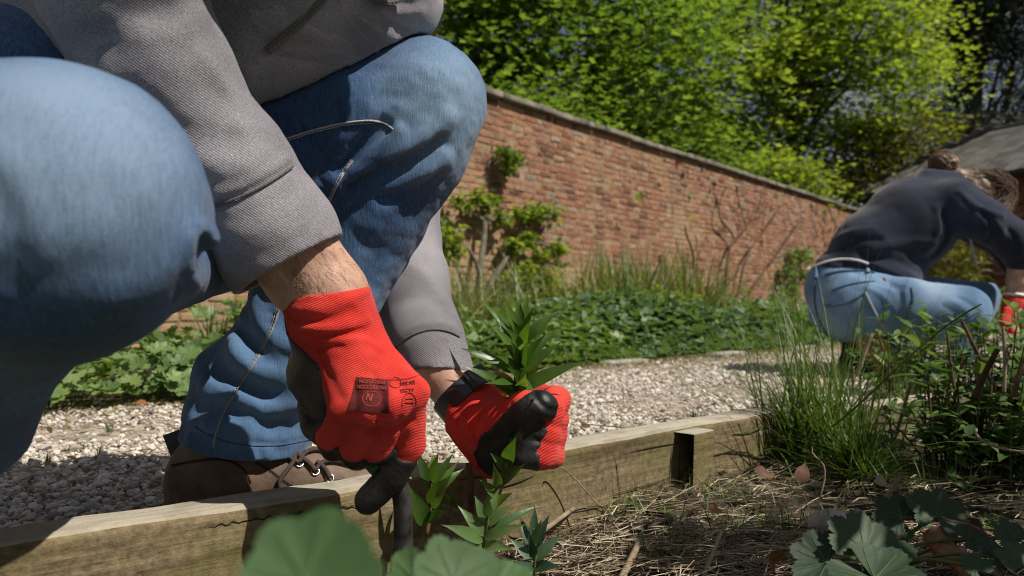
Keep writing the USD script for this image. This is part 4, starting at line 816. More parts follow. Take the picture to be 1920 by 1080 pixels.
def wrap_text(txt, o, ux, uy, h_px, f, lift, m_, flip=1):
    """letters laid on the glove: o pixel origin, ux, uy pixel directions"""
    v, fc = flat_text(txt, h_px); v = v - [0, 0, v[:, 2].min()]; top = v[:, 2] > 1e-6
    q = np.array(o) + v[:, :1] * np.array(ux) + v[:, 1:2] * np.array(uy); w = trace(f, q[:, 0], q[:, 1], .7, .95); w = w + grad(f, w) * (lift + np.where(top, .0004, 0))[:, None]
    return w, fc
redink_m = rough_mat('red_lettering', [(.3, (.30, .045, .035)), (.7, (.42, .07, .055))], scale=150, rough=.9)
mp_('lettering', join([wrap_text('PRECISION', (722, 715), (-1, -.06), (.02, 1), 6.2, gl1_o, .0010, 0), wrap_text('PROTECTION', (725, 725), (-1, -.04), (.02, 1), 6.0, gl1_o, .0010, 0), wrap_text('N', (701, 741), (-1, -.3), (-.3, 1), 12, gl1_o, .0010, 0)]), redink_m, pr)
ring = [(697 + 17 * math.cos(t), 748 + 14 * math.sin(t)) for t in np.linspace(0, 2 * np.pi, 33)]; rp = np.array(ring); w = trace(gl1_o, rp[:, 0], rp[:, 1], .7, .95); mp_('emblem_ring', tube(w + grad(gl1_o, w) * .0008, .0004, 5, False), redink_m, pr)
mp_('print', join([wrap_text('EN 388', (778, 714), (-1, .12), (.1, 1), 6.0, gl1_o, .0004, 0), wrap_text('4121X', (776, 728), (-1, .10), (.1, 1), 6.0, gl1_o, .0004, 0)] + [(lambda q: (lambda w: tube(w + grad(gl1_o, w) * .0003, .00035, 4))(trace(gl1_o, q[:, 0], q[:, 1], .7, .95)))(poly_px(l, 16)) for l in ([(733, 713), (750, 713), (751, 724), (734, 725), (733, 713)], [(755, 762), (757, 745), (768, 737), (778, 745), (777, 762)], [(760, 748), (775, 748)], [(759, 755), (776, 755)], [(668, 708), (720, 712), (770, 709), (785, 704)])]), ink_m, glove1)

# ---- left glove (farther): fist closed round the stems, thumb on top
M = [P(1012, 748, 1.04), P(1030, 782, 1.045), P(1030, 815, 1.045), P(1018, 845, 1.045)]
fg2 = [[(M[i], .0185), (P(1040 - 3 * i, 752 + 33 * i, 1.005), .0180), (P(1032 - 5 * i, 770 + 28 * i, .968), .0160), (P(1000 - 6 * i, 782 + 24 * i, .960), .0140)] for i in range(4)]
th2 = [(P(905, 800, 1.0), .026), (P(945, 782, .975), .0215), (P(985, 765, .955), .0185), (P(1014, 760, .948), .0165)]
def gl2_b(p):
    d = chain(p, [(P(862, 748, 1.035), .038), (P(905, 785, 1.03), .0405), (P(945, 800, 1.03), .040)], .01)
    for k in M: d = smin(d, cone(p, P(935, 795, 1.04), k, .034, .020), .02)
    for a in fg2: d = smin(d, chain(p, a, .008), .006)
    d = smin(d, cone(p, P(900, 790, 1.02), P(925, 860, 1.03), .030, .026), .03)
    return smin(d, chain(p, th2, .01), .014)
cut2, cn2 = P(872, 750, 1.03), unit(P(945, 800, 1.02) - P(850, 735, 1.04))
cn2 = unit(cn2 + np.array([.15, 0, .22]))
G2f = [(on(gl2_b, [(1000, 735), (1030, 768), (1056, 772)], .85, 1.08, 10), .0035, -.0032), (on(gl2_b, [(1010, 790), (1035, 800), (1056, 802)], .85, 1.08, 10), .0035, -.0032), (on(gl2_b, [(1005, 826), (1030, 833), (1052, 834)], .85, 1.08, 10), .0035, -.0032), (on(gl2_b, [(960, 760), (970, 790), (965, 815)], .85, 1.08, 10), .004, -.002), (on(gl2_b, [(865, 745), (860, 800), (885, 860)], .85, 1.08, 10), .0045, -.0025), (on(gl2_b, [(890, 742), (878, 790), (900, 850)], .85, 1.08, 10), .0050, .0022), (on(gl2_b, [(930, 735), (900, 770), (880, 790)], .85, 1.08, 10), .005, .0020)]
def gl2(p):
    d = gl2_b(p); d = d.copy(); m = d < .03
    if m.any(): d[m] -= creases(p[m], G2f) + .0034 * fb(p[m], 42, 12, 3)
    h = (p - cut2) @ cn2; d = np.where(h < .004, shell(d, .006, gl2_b(p)), d); return np.maximum(d, -(h + .010))
lo2, hi2 = [-.11, .90, .03], [.11, 1.12, .22]
glove2 = mp_('glove', surface(gl2, lo2, hi2, .0025), red_m, smooth=True)
def coat2_r(p):
    d = chain(p, [(P(940, 840, .975), .028), (P(970, 802, .940), .020), (P(1018, 762, .935), .026)], .01)
    d = np.minimum(d, chain(p, [(P(940, 862, .99), .036), (P(985, 850, .975), .026)]))
    for i, a in enumerate(fg2): d = np.minimum(d, chain(p, [(np.array(a[2][0]) * .3 + np.array(a[3][0]) * .7, .017), (a[3][0], .020)]))
    return d + .010 * fb(p, 70, 14, 3)
mp_('palm_coating', surface(lambda p: np.maximum(gl2(p) - .0014 - .0011 * np.abs(fb(p, 150, 17, 3)) * 2, coat2_r(p)), lo2, hi2, .0025), latex_m, glove2, smooth=True)

# ---- wrist watch
wa = unit(P(890, 775, 1.03) - P(822, 695, 1.05)); wc = P(871, 742, 1.035)
def watch_f(p):
    h = (p - wc) @ wa; r = np.linalg.norm(p - wc - h[:, None] * wa, axis=1); return np.maximum(np.abs(r - .0395) - .0022, np.abs(h) - .0125)
wt = mp_('watch', surface(watch_f, wc - .06, wc + .06, .0022), strap_m, smooth=40)
up_ = unit(np.array([.25, -.55, .8]) - wa * (np.array([.25, -.55, .8]) @ wa)); Rw = np.stack([wa, np.cross(up_, wa), up_], 1)
mp_('watch_case', box(wc + up_ * .0420, (.028, .034, .009), Rw, .003), strap_m, wt); mp_('watch_glass', box(wc + up_ * .0468, (.025, .029, .0018), Rw, .0006), glass_dark_m, wt)

# ---- boots
def boot(name_at, heel, dirv, lab):
    dirv = unit(dirv); sd = np.array([-dirv[1], dirv[0], 0.]); R = np.stack([dirv, sd, [0, 0, 1.]], 1)
    def lo_(p): return (p - heel) @ R
    def up_f(p):
        q = lo_(p); d = ell(q, (.052, 0, .055), (.056, .039, .062)); d = smin(d, cone(q, (.070, 0, .05), (.074, 0, .085), .038, .036), .03)
        d = smin(d, ell(q, (.140, 0, .050), (.085, .041, .048)), .03); d = smin(d, ell(q, (.225, .004, .040), (.074, .047, .036)), .03)
        d = d - .002 * fb(p, 40, 3, 2) - .0030 * np.exp(-(q[:, 2] - .030) ** 2 / .006 ** 2)
        return np.maximum(d, .018 - q[:, 2])
    bt = mp_('boot', surface(up_f, heel + np.array([-.12, -.12, 0]) - np.array([.22, .22, 0]), heel + np.array([.42, .42, .16]), .0042), leather_m, smooth=True)
    def so_f(p):
        q = lo_(p); w_ = .037 + .010 * np.sin(np.clip((q[:, 0] - .1) / .17, -1, 1) * 1.5); t = np.clip(q[:, 0], .042, .258)
        r = np.hypot(q[:, 0] - t, q[:, 1]) - w_; return np.maximum(r, np.maximum(q[:, 2] - .024, .002 - q[:, 2]))
    mp_('sole', surface(so_f, heel - [.34, .34, .01], heel + np.array([.42, .42, .05]), .0045), sole_m, bt, smooth=50)
    return bt, up_f
b1, bf = boot('boot', np.array([-.432, 1.005, 0.]), np.array([.955, .29, 0]), '')
ey = [(524, 853), (561, 869), (591, 884), (618, 897)]; ew = trace(bf, [e[0] for e in ey], [e[1] for e in ey], .9, 1.25); en = grad(bf, ew)
for q, n_ in zip(ew, en):
    t_ = unit(np.cross(n_, [0, 0, 1.])); bb = np.cross(n_, t_); a = np.linspace(0, 2 * np.pi, 15); mp_('eyelet', tube(q + n_ * .0008 + .0048 * (np.cos(a)[:, None] * t_ + np.sin(a)[:, None] * bb), .0013, 6, False), eyelet_m, b1, smooth=True)
lace_m = rough_mat('brown_lace', [(.3, (.045, .03, .025)), (.7, (.09, .065, .055))], scale=300, rough=.9, bump=.6, bscale=900)
for k, ln in enumerate(([(524, 853), (545, 845), (552, 855), (540, 880), (527, 915)], [(561, 869), (572, 852), (600, 848), (625, 858)], [(591, 884), (600, 872), (630, 868), (655, 874)], [(524, 853), (518, 846), (505, 842)], [(561, 869), (545, 862), (535, 850)], [(591, 884), (580, 872), (565, 860), (550, 848)], [(618, 897), (608, 880), (592, 868)])):
    mp_('lace', tube(on(bf, ln, .9, 1.25, 20, .0045), .0030, 6), lace_m, b1, smooth=True)
pt = on(bf, [(322, 850), (320, 838), (322, 828)], .9, 1.2, 8); c0 = P(318, 815, 1.03)
v, f = box((0, 0, 0), (.022, .004, .040), None, .001); Rt = np.array([[.93, 0, -.36], [0, 1, 0], [.36, 0, .93]]); mp_('pull_tab', (v @ Rt.T + P(331, 838, 1.035), f), rough_mat('webbing', [(.3, (.06, .06, .06)), (.7, (.12, .12, .12))], scale=500, rough=.9), b1)
for ln in ([(322, 872), (380, 862), (440, 868), (470, 905)], [(480, 868), (505, 880), (540, 905), (575, 918)], [(560, 915), (600, 905), (640, 900)]):
    w_ = on(bf, ln, .9, 1.25, 30, .0003); mp_('panel_seam', tube(w_, .0011, 5), sole_m, b1, smooth=True); mp_('panel_stitching', stitches(bf, [(a, b_ + 3) for a, b_ in ln], .9, 1.25, r=.0006, lift=.0004), lace_m, b1, kind='stuff')
boot('boot', np.array([-.80, .80, 0.]), np.array([.97, -.2, 0]), '')

# ---- hand tool in the right glove
tool = thing('hand_tool', 'gardening hand tool with green handle and dark metal neck held in the nearer red glove', 'hand tool', P(745, 905, .87))
TL = P(745, 905, .87)
h_ = spline([P(552, 702, .885), P(640, 790, .875), P(752, 908, .87)], 20); rr_ = np.r_[.012, .0165, np.full(16, .0165), .0165, .013]
obj('handle', local(tube(h_, rr_, 14), TL), handle_m, tool, smooth=50)
nk = spline([P(745, 902, .87), P(753, 930, .872), P(756, 970, .876), P(752, 1060, .885), P(748, 1140, .89)], 18)
v, f = tube(nk, np.r_[np.full(6, .0105), np.linspace(.0105, .013, 12)], 10); obj('neck', local((v, f), TL), steel_m, tool, smooth=60)
b0 = P(748, 1130, .89); bl = [b0 + [x, -.012 + 14 * x * x * .6, z] for z, w_ in ((0, .012), (-.03, .028), (-.08, .027), (-.12, .004)) for x in np.linspace(-w_, w_, 7)]
f = quads([[r * 7 + i, r * 7 + i + 1, (r + 1) * 7 + i + 1, (r + 1) * 7 + i] for r in range(3) for i in range(6)]); obj('blade', local((np.array(bl), f), TL), steel_m, tool, smooth=True)
# ================================================================ THE CROUCHING WOMAN
WB = np.array([1.42, 3.25, 0.]); YW = 3.2; kp = YW / F
woman = thing('person', 'person with brown hair in a bun, navy top, crouching with back turned by the plants', 'person', WB)
def wp_(name, mesh, m, parent=None, **k): return obj(name, local(mesh, WB), m, parent or woman, **k)
def Wp(px, py, dy=0.0): return P(px, py, YW + dy)
def ch(*a): return [(Wp(x, y, dy), r * kp) for x, y, dy, r in a]
navy_m = cloth_mat('navy_sweatshirt', [(.25, (.007, .010, .021)), (.5, (.015, .020, .040)), (.75, (.032, .042, .072))], 1, (0, .6, 0), 60, wave=.2, sheen=.25)
denim2_m = cloth_mat('light_denim', [(.25, (.045, .085, .155)), (.5, (.105, .185, .31)), (.75, (.20, .31, .44))], 1, (0, .7, 0), 60, thread=(400, 160, 90), fade=[(Wp(1740, 555, -.15), (.03, .16), (.34, .44, .54), .7)], wave=.6, grain=350)
white_m = rough_mat('white_cotton', [(.3, (.6, .6, .6)), (.7, (.75, .75, .75))], rough=.9)
tan_m = rough_mat('tan_boot_sole', [(.3, (.18, .095, .03)), (.7, (.34, .20, .07))], scale=20, rough=.8)
hair2_m = rough_mat('brown_hair', [(.3, (.075, .040, .022)), (.55, (.17, .098, .056)), (.75, (.32, .21, .135))], scale=16, rough=.45, bump=.8, bscale=60, bdist=.004, stretch=(1, 1, 1), spec=.5)
w_torso = ch((1578, 515, .02, 50), (1638, 465, .02, 68), (1705, 420, .02, 80), (1762, 388, .02, 60))
w_armR = ch((1790, 385, -.10, 48), (1850, 415, -.14, 38), (1897, 448, -.14, 33), (1915, 478, -.12, 31))
w_armL = ch((1790, 390, .20, 48), (1880, 450, .24, 34), (1915, 520, .2, 24))
Wf = [([(1640, 470), (1690, 455), (1750, 455)], .016, .010), ([(1620, 480), (1680, 490), (1720, 510)], .014, -.012), ([(1600, 485), (1660, 505), (1712, 532)], .012, .010), ([(1770, 400), (1775, 440), (1750, 480)], .014, -.014), ([(1755, 390), (1760, 430), (1735, 470)], .014, .010),
      ([(1840, 395), (1860, 425), (1850, 450)], .010, -.010), ([(1865, 415), (1880, 440), (1875, 465)], .009, .009), ([(1890, 430), (1905, 455), (1900, 475)], .008, -.008), ([(1800, 360), (1830, 385), (1880, 405)], .010, .010), ([(1540, 470), (1580, 440), (1640, 430)], .012, .005), ([(1530, 480), (1590, 455), (1650, 450)], .010, -.006)]
def w_top_b(p):
    d = smin(chain(p, w_torso, .05), smin(chain(p, w_armR, .02), chain(p, w_armL, .02), .03), .045)
    d = smin(d, ell(p, Wp(1690, 450, .12), (.19, .16, .15)), .05)
    d = smin(d, chain(p, ch((1660, 500, -.08, 22), (1705, 522, -.10, 16), (1722, 515, -.06, 14)), .02), .06)
    return smin(d, chain(p, ch((1735, 328, .02, 10), (1790, 338, .0, 14))), .05)
Wfl = [(on(w_top_b, ln, 2.6, 3.6, 12), w_, a_) for ln, w_, a_ in Wf]
def w_top(p):
    d = w_top_b(p).copy(); m = d < .08
    if m.any(): d[m] -= creases(p[m], Wfl) + .018 * fb(p[m], 9, 31, 3)
    q = (p - Wp(1528, 497)) @ unit([.30, 0, .95]); return np.maximum(d, -(q + .0 * p[:, 0] + .10 * np.maximum(p[:, 0] - Wp(1560, 0)[0], 0) * 2.2))
top = wp_('sweatshirt', surface(w_top, [.95, 2.75, .25], [2.5, 3.9, .95], .0085), navy_m, smooth=True)
w_hip = ch((1588, 560, .02, 76), (1575, 540, .04, 64))
w_thR = ch((1600, 570, -.03, 66), (1700, 575, -.14, 50), (1806, 582, -.18, 43))
w_shR = ch((1806, 585, -.18, 42), (1740, 625, -.10, 30), (1660, 655, .0, 24))
w_thL = ch((1600, 565, .12, 66), (1720, 560, .30, 50), (1830, 560, .38, 42)); w_shL = ch((1830, 560, .38, 42), (1810, 640, .30, 30), (1790, 690, .28, 24))
Wj = [([(1650, 520), (1690, 560), (1680, 600)], .010, -.007), ([(1700, 535), (1690, 570), (1650, 605)], .012, .006), ([(1625, 540), (1660, 560), (1680, 590)], .010, .005), ([(1800, 560), (1830, 590), (1820, 612)], .007, -.006), ([(1785, 565), (1815, 595), (1805, 618)], .007, .006), ([(1770, 575), (1795, 600), (1785, 620)], .007, -.005), ([(1838, 570), (1842, 590), (1835, 605)], .006, .005), ([(1600, 510), (1650, 530), (1690, 540)], .010, -.005), ([(1612, 600), (1680, 612), (1760, 612)], .014, -.004)]
def w_j_b(p):
    d = smin(chain(p, w_hip), smin(chain(p, w_thR, .02), chain(p, w_thL, .02), .05), .06)
    return smin(d, smin(chain(p, w_shR), chain(p, w_shL), .02), .025)
Wjl = [(on(w_j_b, ln, 2.6, 3.6, 12), w_, a_) for ln, w_, a_ in Wj]
def w_j(p):
    d = w_j_b(p).copy(); m = d < .06
    if m.any(): d[m] -= creases(p[m], Wjl) + .008 * fb(p[m], 14, 41, 2)
    return np.maximum(d, (p - Wp(1530, 488)) @ unit([.09, 0, .99]))
wj = wp_('jeans', surface(w_j, [.95, 2.7, .02], [2.5, 3.9, .62], .0085), denim2_m, smooth=True)
def ws(ln, r, m, name='seam', f=w_j, lift=.002, parent=None): return wp_(name, tube(on(f, ln, 2.6, 3.7, 30, lift), r, 6), m, parent or wj, smooth=True)
seam2_m = rough_mat('blue_seam', [(.3, (.04, .07, .12)), (.7, (.08, .13, .2))], scale=100)
ws([(1534, 500), (1528, 540), (1533, 590), (1556, 632)], .0042, seam2_m); ws([(1545, 573), (1585, 568), (1622, 548)], .0045, seam2_m, 'pocket_edge'); ws([(1622, 548), (1638, 580), (1656, 612)], .0042, thread_m, 'pocket_edge'); ws([(1548, 515), (1590, 508), (1640, 512)], .0042, seam2_m); ws([(1708, 540), (1712, 560), (1706, 585)], .004, seam2_m)
ws([(1560, 545), (1600, 532), (1640, 528)], .0025, seam2_m)
for a, b in (((1533, 503), (1531, 522)), ((1626, 497), (1627, 513))): ws([a, ((a[0] + b[0]) / 2, (a[1] + b[1]) / 2), b], .008, denim2_m, 'belt_loop', lift=.004)
ws([(1512, 506), (1530, 497), (1560, 488), (1592, 486), (1628, 495)], .0052, white_m, 'shirt_hem', f=lambda p: np.minimum(w_j(p), w_top(p)), lift=-.001, parent=woman)
ws([(1658, 521), (1659, 524), (1660, 527)], .003, red_m, 'pocket_tab', lift=.002)
w_head = Wp(1832, 372, .06)
def w_body(p):
    d = chain(p, [(a, r * .8) for a, r in w_torso], .05)
    for a in (w_armR, w_armL): d = smin(d, chain(p, [(q, r * .72) for q, r in a], .02), .03)
    d = smin(d, chain(p, ch((1915, 478, -.12, 21), (1908, 530, -.10, 18), (1901, 558, -.09, 15), (1897, 590, -.09, 15), (1893, 602, -.09, 12)), .01), .02)
    d = smin(d, chain(p, ch((1915, 520, .2, 20), (1935, 590, .15, 16)), .01), .02)
    d = smin(d, smin(ell(p, w_head, (.085, .078, .105)), cone(p, Wp(1780, 375, .04), w_head, .05, .055), .03), .02)
    d = smin(d, cone(p, w_head + [.07, .02, -.05], w_head + [.088, .02, -.07], .012, .014), .015)
    for a in (w_thR, w_thL, w_shR, w_shL, w_hip): d = smin(d, chain(p, [(q, r * .6) for q, r in a], .02), .02)
    return d
wp_('body', surface(w_body, [.9, 2.7, .0], [2.2, 3.9, .95], .010), skin_m, smooth=True)
# red glove
def w_gl(p):
    d = chain(p, ch((1902, 552, -.09, 17), (1899, 566, -.09, 17), (1892, 588, -.09, 15)), .01)
    for k, (dx, dy_) in enumerate(((-6, -.02), (-1, .0), (5, .02), (9, .03))): d = smin(d, chain(p, ch((1892 + dx, 588, -.09 + dy_, 6.5), (1895 + dx * .9, 605, -.10 + dy_, 5.6), (1900 + dx * .7, 622, -.10 + dy_, 4.8)), .006), .008)
    return smin(d, chain(p, ch((1888, 582, -.12, 7), (1880, 602, -.13, 6), (1884, 616, -.13, 5.2))), .012)
wg = wp_('glove', surface(w_gl, Wp(1850, 660, -.3), Wp(1950, 530, .1), .0048), red_m, smooth=True)
wp_('glove_cuff', tube([Wp(1903, 550, -.09), Wp(1902, 556, -.09)], .041, 16), white_m, wg, smooth=True)
# hair: cap, bun and loose falling locks
def w_hair(p):
    d = ell(p, w_head + [-.012, 0, .022], (.098, .090, .100)); d = smin(d, cone(p, Wp(1800, 335, .05), Wp(1772, 322, .04), .035, .04), .03)
    q = p - Wp(1768, 307, .04); a = np.arctan2(q[:, 2], q[:, 0]); rr = np.linalg.norm(q, axis=1)
    d = smin(d, np.linalg.norm(q * [1.0, 1, 1.1], axis=1) - .052 - .006 * np.sin(3 * a + rr * 130) , .015)
    return d - .0018 * np.sin((p @ unit([.5, .2, .85])) * 400 + 30 * fb(p, 14, 4, 2))
hr = wp_('hair', surface(w_hair, Wp(1715, 470, -.25), Wp(1925, 260, .4), .0055), hair2_m, smooth=True)
g = np.random.default_rng(12); lk = []
for k in range(900):
    a = g.uniform(-1, 1); s0 = w_head + [g.uniform(-.04, .07), g.uniform(-.085, .06), g.uniform(.02, .115)]; e = Wp(1866 + g.normal(0, 13), 405 + g.normal(0, 20), g.uniform(-.10, .12)); m_ = w_head + [.07 + g.uniform(0, .030), s0[1] - w_head[1] + g.normal(0, .012), .03 + g.normal(0, .018)]
    lk.append(tube(spline([s0, m_, e], 9), np.linspace(.0019, .0007, 9) * g.uniform(.5, 1.1), 3))
wp_('loose_hair', join(lk), hair2_m, hr, smooth=True, kind='stuff')
lk = []
for k in range(160):                                       # strands wound round the bun
    a0 = g.uniform(0, 2 * np.pi); n_ = unit(g.normal(size=3) * [1, .6, 1]); u_ = unit(np.cross(n_, [0, 1, .3])); v_ = np.cross(n_, u_); tt = np.linspace(a0, a0 + g.uniform(1.5, 3.2), 10); lk.append(tube(Wp(1768, 307, .04) + (.054 + g.normal(0, .002)) * (np.cos(tt)[:, None] * u_ + np.sin(tt)[:, None] * v_), .0012, 3))
wp_('bun_strands', join(lk), hair2_m, hr, smooth=True, kind='stuff')
wp_('drawcord', tube(spline([Wp(1814, 425, -.12), Wp(1820, 450, -.13), Wp(1827, 478, -.13), Wp(1831, 500, -.13)], 14), .0042, 7), rough_mat('grey_cord', [(.3, (.22, .23, .25)), (.7, (.45, .46, .48))], scale=120), top, smooth=True)
# boot: heel raised, worn tan sole turned to the lens
def w_sole(p):
    d = smin(ell(p, Wp(1640, 652, -.10), (.075, .022, .052), frame([.8, -.25, -.55]).copy()), ell(p, Wp(1664, 690, -.10), (.05, .024, .055), frame([.6, -.2, -.75]).copy()), .03); return d - .003 * fb(p, 60, 3, 2)
def w_upper(p):
    d = smin(ell(p, Wp(1612, 668, .03), (.085, .050, .055), frame([.7, 0, -.7]).copy()), ell(p, Wp(1600, 682, .06), (.06, .05, .045)), .04); return smin(d, cone(p, Wp(1640, 655, .06), Wp(1690, 700, .05), .05, .045), .04) - .004 * fb(p, 40, 5, 2)
wb_ = wp_('boot', surface(w_upper, Wp(1540, 760, -.2), Wp(1750, 600, .35), .006), rough_mat('dark_boot', [(.3, (.012, .011, .010)), (.7, (.035, .030, .026))], scale=30, rough=.8), smooth=True)
wp_('sole', surface(w_sole, Wp(1560, 760, -.3), Wp(1740, 600, .2), .006), tan_m, wb_, smooth=True)
# ================================================================ PLANTS AND LITTER
g = np.random.default_rng(101)
def rnd(a, b): return g.uniform(a, b)
lance_m = leaf_mat('lance_leaves', [(.2, (.030, .075, .012)), (.5, (.065, .135, .022)), (.8, (.115, .200, .040))], trans=.36, rough=.36, nscale=40, tcol=2.0)
shrub_m = leaf_mat('shrub_leaves', [(.2, (.045, .095, .028)), (.5, (.095, .165, .048)), (.8, (.165, .245, .080))], trans=.26, rough=.42, nscale=14, tcol=1.8)
bigleaf_m = leaf_mat('broad_soft_leaves', [(.2, (.040, .085, .026)), (.5, (.062, .125, .040)), (.8, (.090, .165, .056))], trans=.22, rough=.6, nscale=22, tcol=1.6)
greenstem_m = rough_mat('green_stem', [(.3, (.045, .075, .018)), (.7, (.11, .13, .035))], scale=30, rough=.6)
strawA_m = island_mat('straw', [(0, (.08, .06, .038)), (.35, (.21, .165, .10)), (.75, (.38, .315, .21)), (1, (.56, .49, .36))], rough=.8, noise=.15, nscale=60)
dead_m = island_mat('dead_leaves', [(0, (.030, .020, .013)), (.4, (.065, .040, .024)), (.8, (.12, .07, .04)), (1, (.18, .13, .085))], rough=.75, noise=.3, nscale=50)
drystick_m = rough_mat('dry_stick', [(.3, (.14, .10, .065)), (.55, (.26, .20, .135)), (.75, (.38, .31, .22))], scale=50, rough=.9, bump=.7, bscale=150)
rootbrown_m = rough_mat('peeling_root', [(.3, (.13, .065, .035)), (.55, (.26, .145, .085)), (.75, (.36, .23, .14))], scale=26, rough=.85, bump=.9, bscale=120, bdist=.002)
stone_m = rough_mat('pale_stone', [(.3, (.18, .165, .14)), (.55, (.36, .33, .29)), (.75, (.48, .45, .40))], scale=24, rough=.95, bump=.7, bscale=90)
cutwood_m = rough_mat('dark_cut_stem', [(.3, (.022, .012, .009)), (.7, (.06, .032, .022))], scale=40, rough=.8)
def ground_at(px, py, z=-.055): Y = (H - z) * F / (py - 570); return P(px, py, Y)

# ---- the plant being planted: an upright stem crowded with narrow leaves, and its lower shoots
def leafy_stem(t, pts, r, sm_, leaves, lm, origin):
    """leaves: (base point, tip point, width, bend)"""
    st = obj('stem', local(tube(spline(pts, 16), np.linspace(r, r * .5, 16), 7), origin), sm_, t, smooth=True)
    for k, (b, e, w, bend) in enumerate(leaves):
        d = np.asarray(e) - b; L = np.linalg.norm(d); u = unit(d); w = w * .80; side = unit(np.cross(u, [0, -1., .25])) if abs(u[1]) < .9 else np.array([1., 0, 0]); up = np.cross(side, u)
        up = unit(up + np.array([0, 0, .5])); m_ = leaf(L * (1 + .12 * abs(bend)), w, bend, .30, 8, .62, .035, k)
        a = bend / 2; ca, sa = math.cos(a), math.sin(a); v = m_[0] @ np.array([[ca, 0, sa], [0, 1, 0], [-sa, 0, ca]])
        obj('leaf', local(aim((v, m_[1]), b, u, up), origin), lm, t, smooth=True)
o1 = P(968, 760, 1.0); plant = thing('young_plant', 'young upright plant with narrow pointed green leaves held in the farther red glove', 'plant', o1)
D = lambda px, py, dy=0.: P(px, py, .985 + dy)
sp_ = [D(950, 800), D(962, 745), D(972, 690), D(976, 640), D(978, 590)]
def pl(bx, by, ex, ey, w, bend=.4, dy=0., dz=0.): return (D(bx, by), D(ex, ey, dy), w, bend)
lv = [pl(972, 700, 930, 668, .018, .6, -.05), pl(974, 690, 1022, 628, .017, .4, -.03), pl(974, 660, 932, 590, .014, .3, .0), pl(976, 655, 1018, 590, .015, .35, .01), pl(970, 728, 912, 720, .018, .7, -.05), pl(972, 722, 1052, 700, .020, .6, .01), pl(976, 640, 1000, 575, .013, .2, -.02), pl(976, 640, 960, 600, .015, .4, -.035), pl(974, 675, 985, 640, .016, .5, -.05), pl(962, 738, 868, 686, .019, .5, -.03), pl(966, 700, 866, 655, .019, .6, -.01), pl(970, 735, 1100, 678, .024, .5, -.02), pl(972, 705, 1052, 642, .020, .4, .0), pl(972, 690, 1045, 615, .017, .3, .02),
      pl(974, 650, 1048, 585, .020, .7, .01), pl(974, 700, 1002, 745, .022, .9, -.06), pl(970, 715, 1018, 690, .022, .5, -.05), pl(965, 720, 905, 700, .016, .6, .04), pl(972, 680, 935, 605, .015, .3, .02), pl(972, 665, 920, 610, .014, .4, -.02),
      pl(974, 640, 903, 566, .016, .5, .02), pl(976, 650, 942, 552, .015, .2, -.015), pl(977, 640, 990, 545, .016, .15, .0), pl(977, 630, 968, 556, .013, .15, -.01), pl(977, 640, 957, 575, .014, .25, -.02), pl(977, 660, 950, 615, .018, .5, -.04), pl(978, 650, 995, 600, .017, .4, -.035),
      pl(974, 690, 958, 640, .020, .5, -.045), pl(976, 690, 990, 640, .019, .5, -.045), pl(972, 720, 985, 700, .021, .7, -.06), pl(970, 720, 950, 690, .019, .7, -.055), pl(978, 610, 985, 560, .011, .1, .01), pl(978, 605, 975, 570, .010, .1, -.008), pl(976, 670, 1022, 650, .018, .5, .03), pl(970, 725, 940, 735, .017, .8, -.05), pl(972, 730, 1000, 715, .018, .7, .03)]
leafy_stem(plant, sp_, .0048, greenstem_m, lv, lance_m, o1)
# stems below the hand
o2 = ground_at(950, 1010); low = thing('willowy_plant', 'leafy stems hanging below the farther glove down to the soil', 'plant', o2)
D2 = lambda px, py, dy=0.: P(px, py, .965 + dy)
leafy_stem(low, [D2(910, 985), D2(930, 930), D2(948, 880), D2(962, 815)], .0060, rough_mat('pale_stem', [(.3, (.10, .10, .03)), (.7, (.20, .16, .06))], scale=40), [(D2(955, 860), D2(985, 800, -.02), .020, .4), (D2(945, 880), D2(920, 850, -.01), .014, .4), (D2(940, 905), D2(985, 870, -.02), .020, .5), (D2(950, 870), D2(968, 820, -.04), .022, .3), (D2(930, 930), D2(900, 900, -.01), .015, .4), (D2(925, 950), D2(960, 925, -.03), .018, .5), (D2(935, 915), D2(925, 870, -.03), .015, .3)], lance_m, o2)
def shoot(label, name, base, top, Y, leaves, sm_=None, lm=None, r=.0030, group=None, dz=0):
    o = P(base[0], base[1], Y); t = thing(name, label, 'plant', o, 0, group)
    mid = P((base[0] + top[0]) / 2 + 3, (base[1] + top[1]) / 2, Y)
    leafy_stem(t, [o, mid, P(top[0], top[1], Y)], r, sm_ or greenstem_m, [(P(a, b, Y), P(c, d, Y + e), w, bd_) for a, b, c, d, w, bd_, e in leaves], lm or lance_m, o)
    return t
shoot('bright green shoot of broad pointed leaves right beside the metal neck of the hand tool', 'plant_shoot', (800, 1000), (808, 890), .955, [(800, 985, 768, 912, .026, .35, -.02), (806, 950, 845, 892, .028, .4, -.02), (808, 920, 780, 840, .016, .3, 0), (808, 915, 850, 850, .016, .3, .01), (808, 905, 822, 850, .016, .2, -.02), (808, 930, 868, 880, .017, .5, .02), (808, 935, 862, 862, .014, .3, .02), (803, 975, 835, 960, .018, .6, -.03), (806, 905, 812, 852, .014, .2, .01), (806, 955, 770, 940, .016, .5, .02)], rough_mat('reddish_stem', [(.3, (.09, .05, .025)), (.7, (.16, .09, .05))], scale=40))
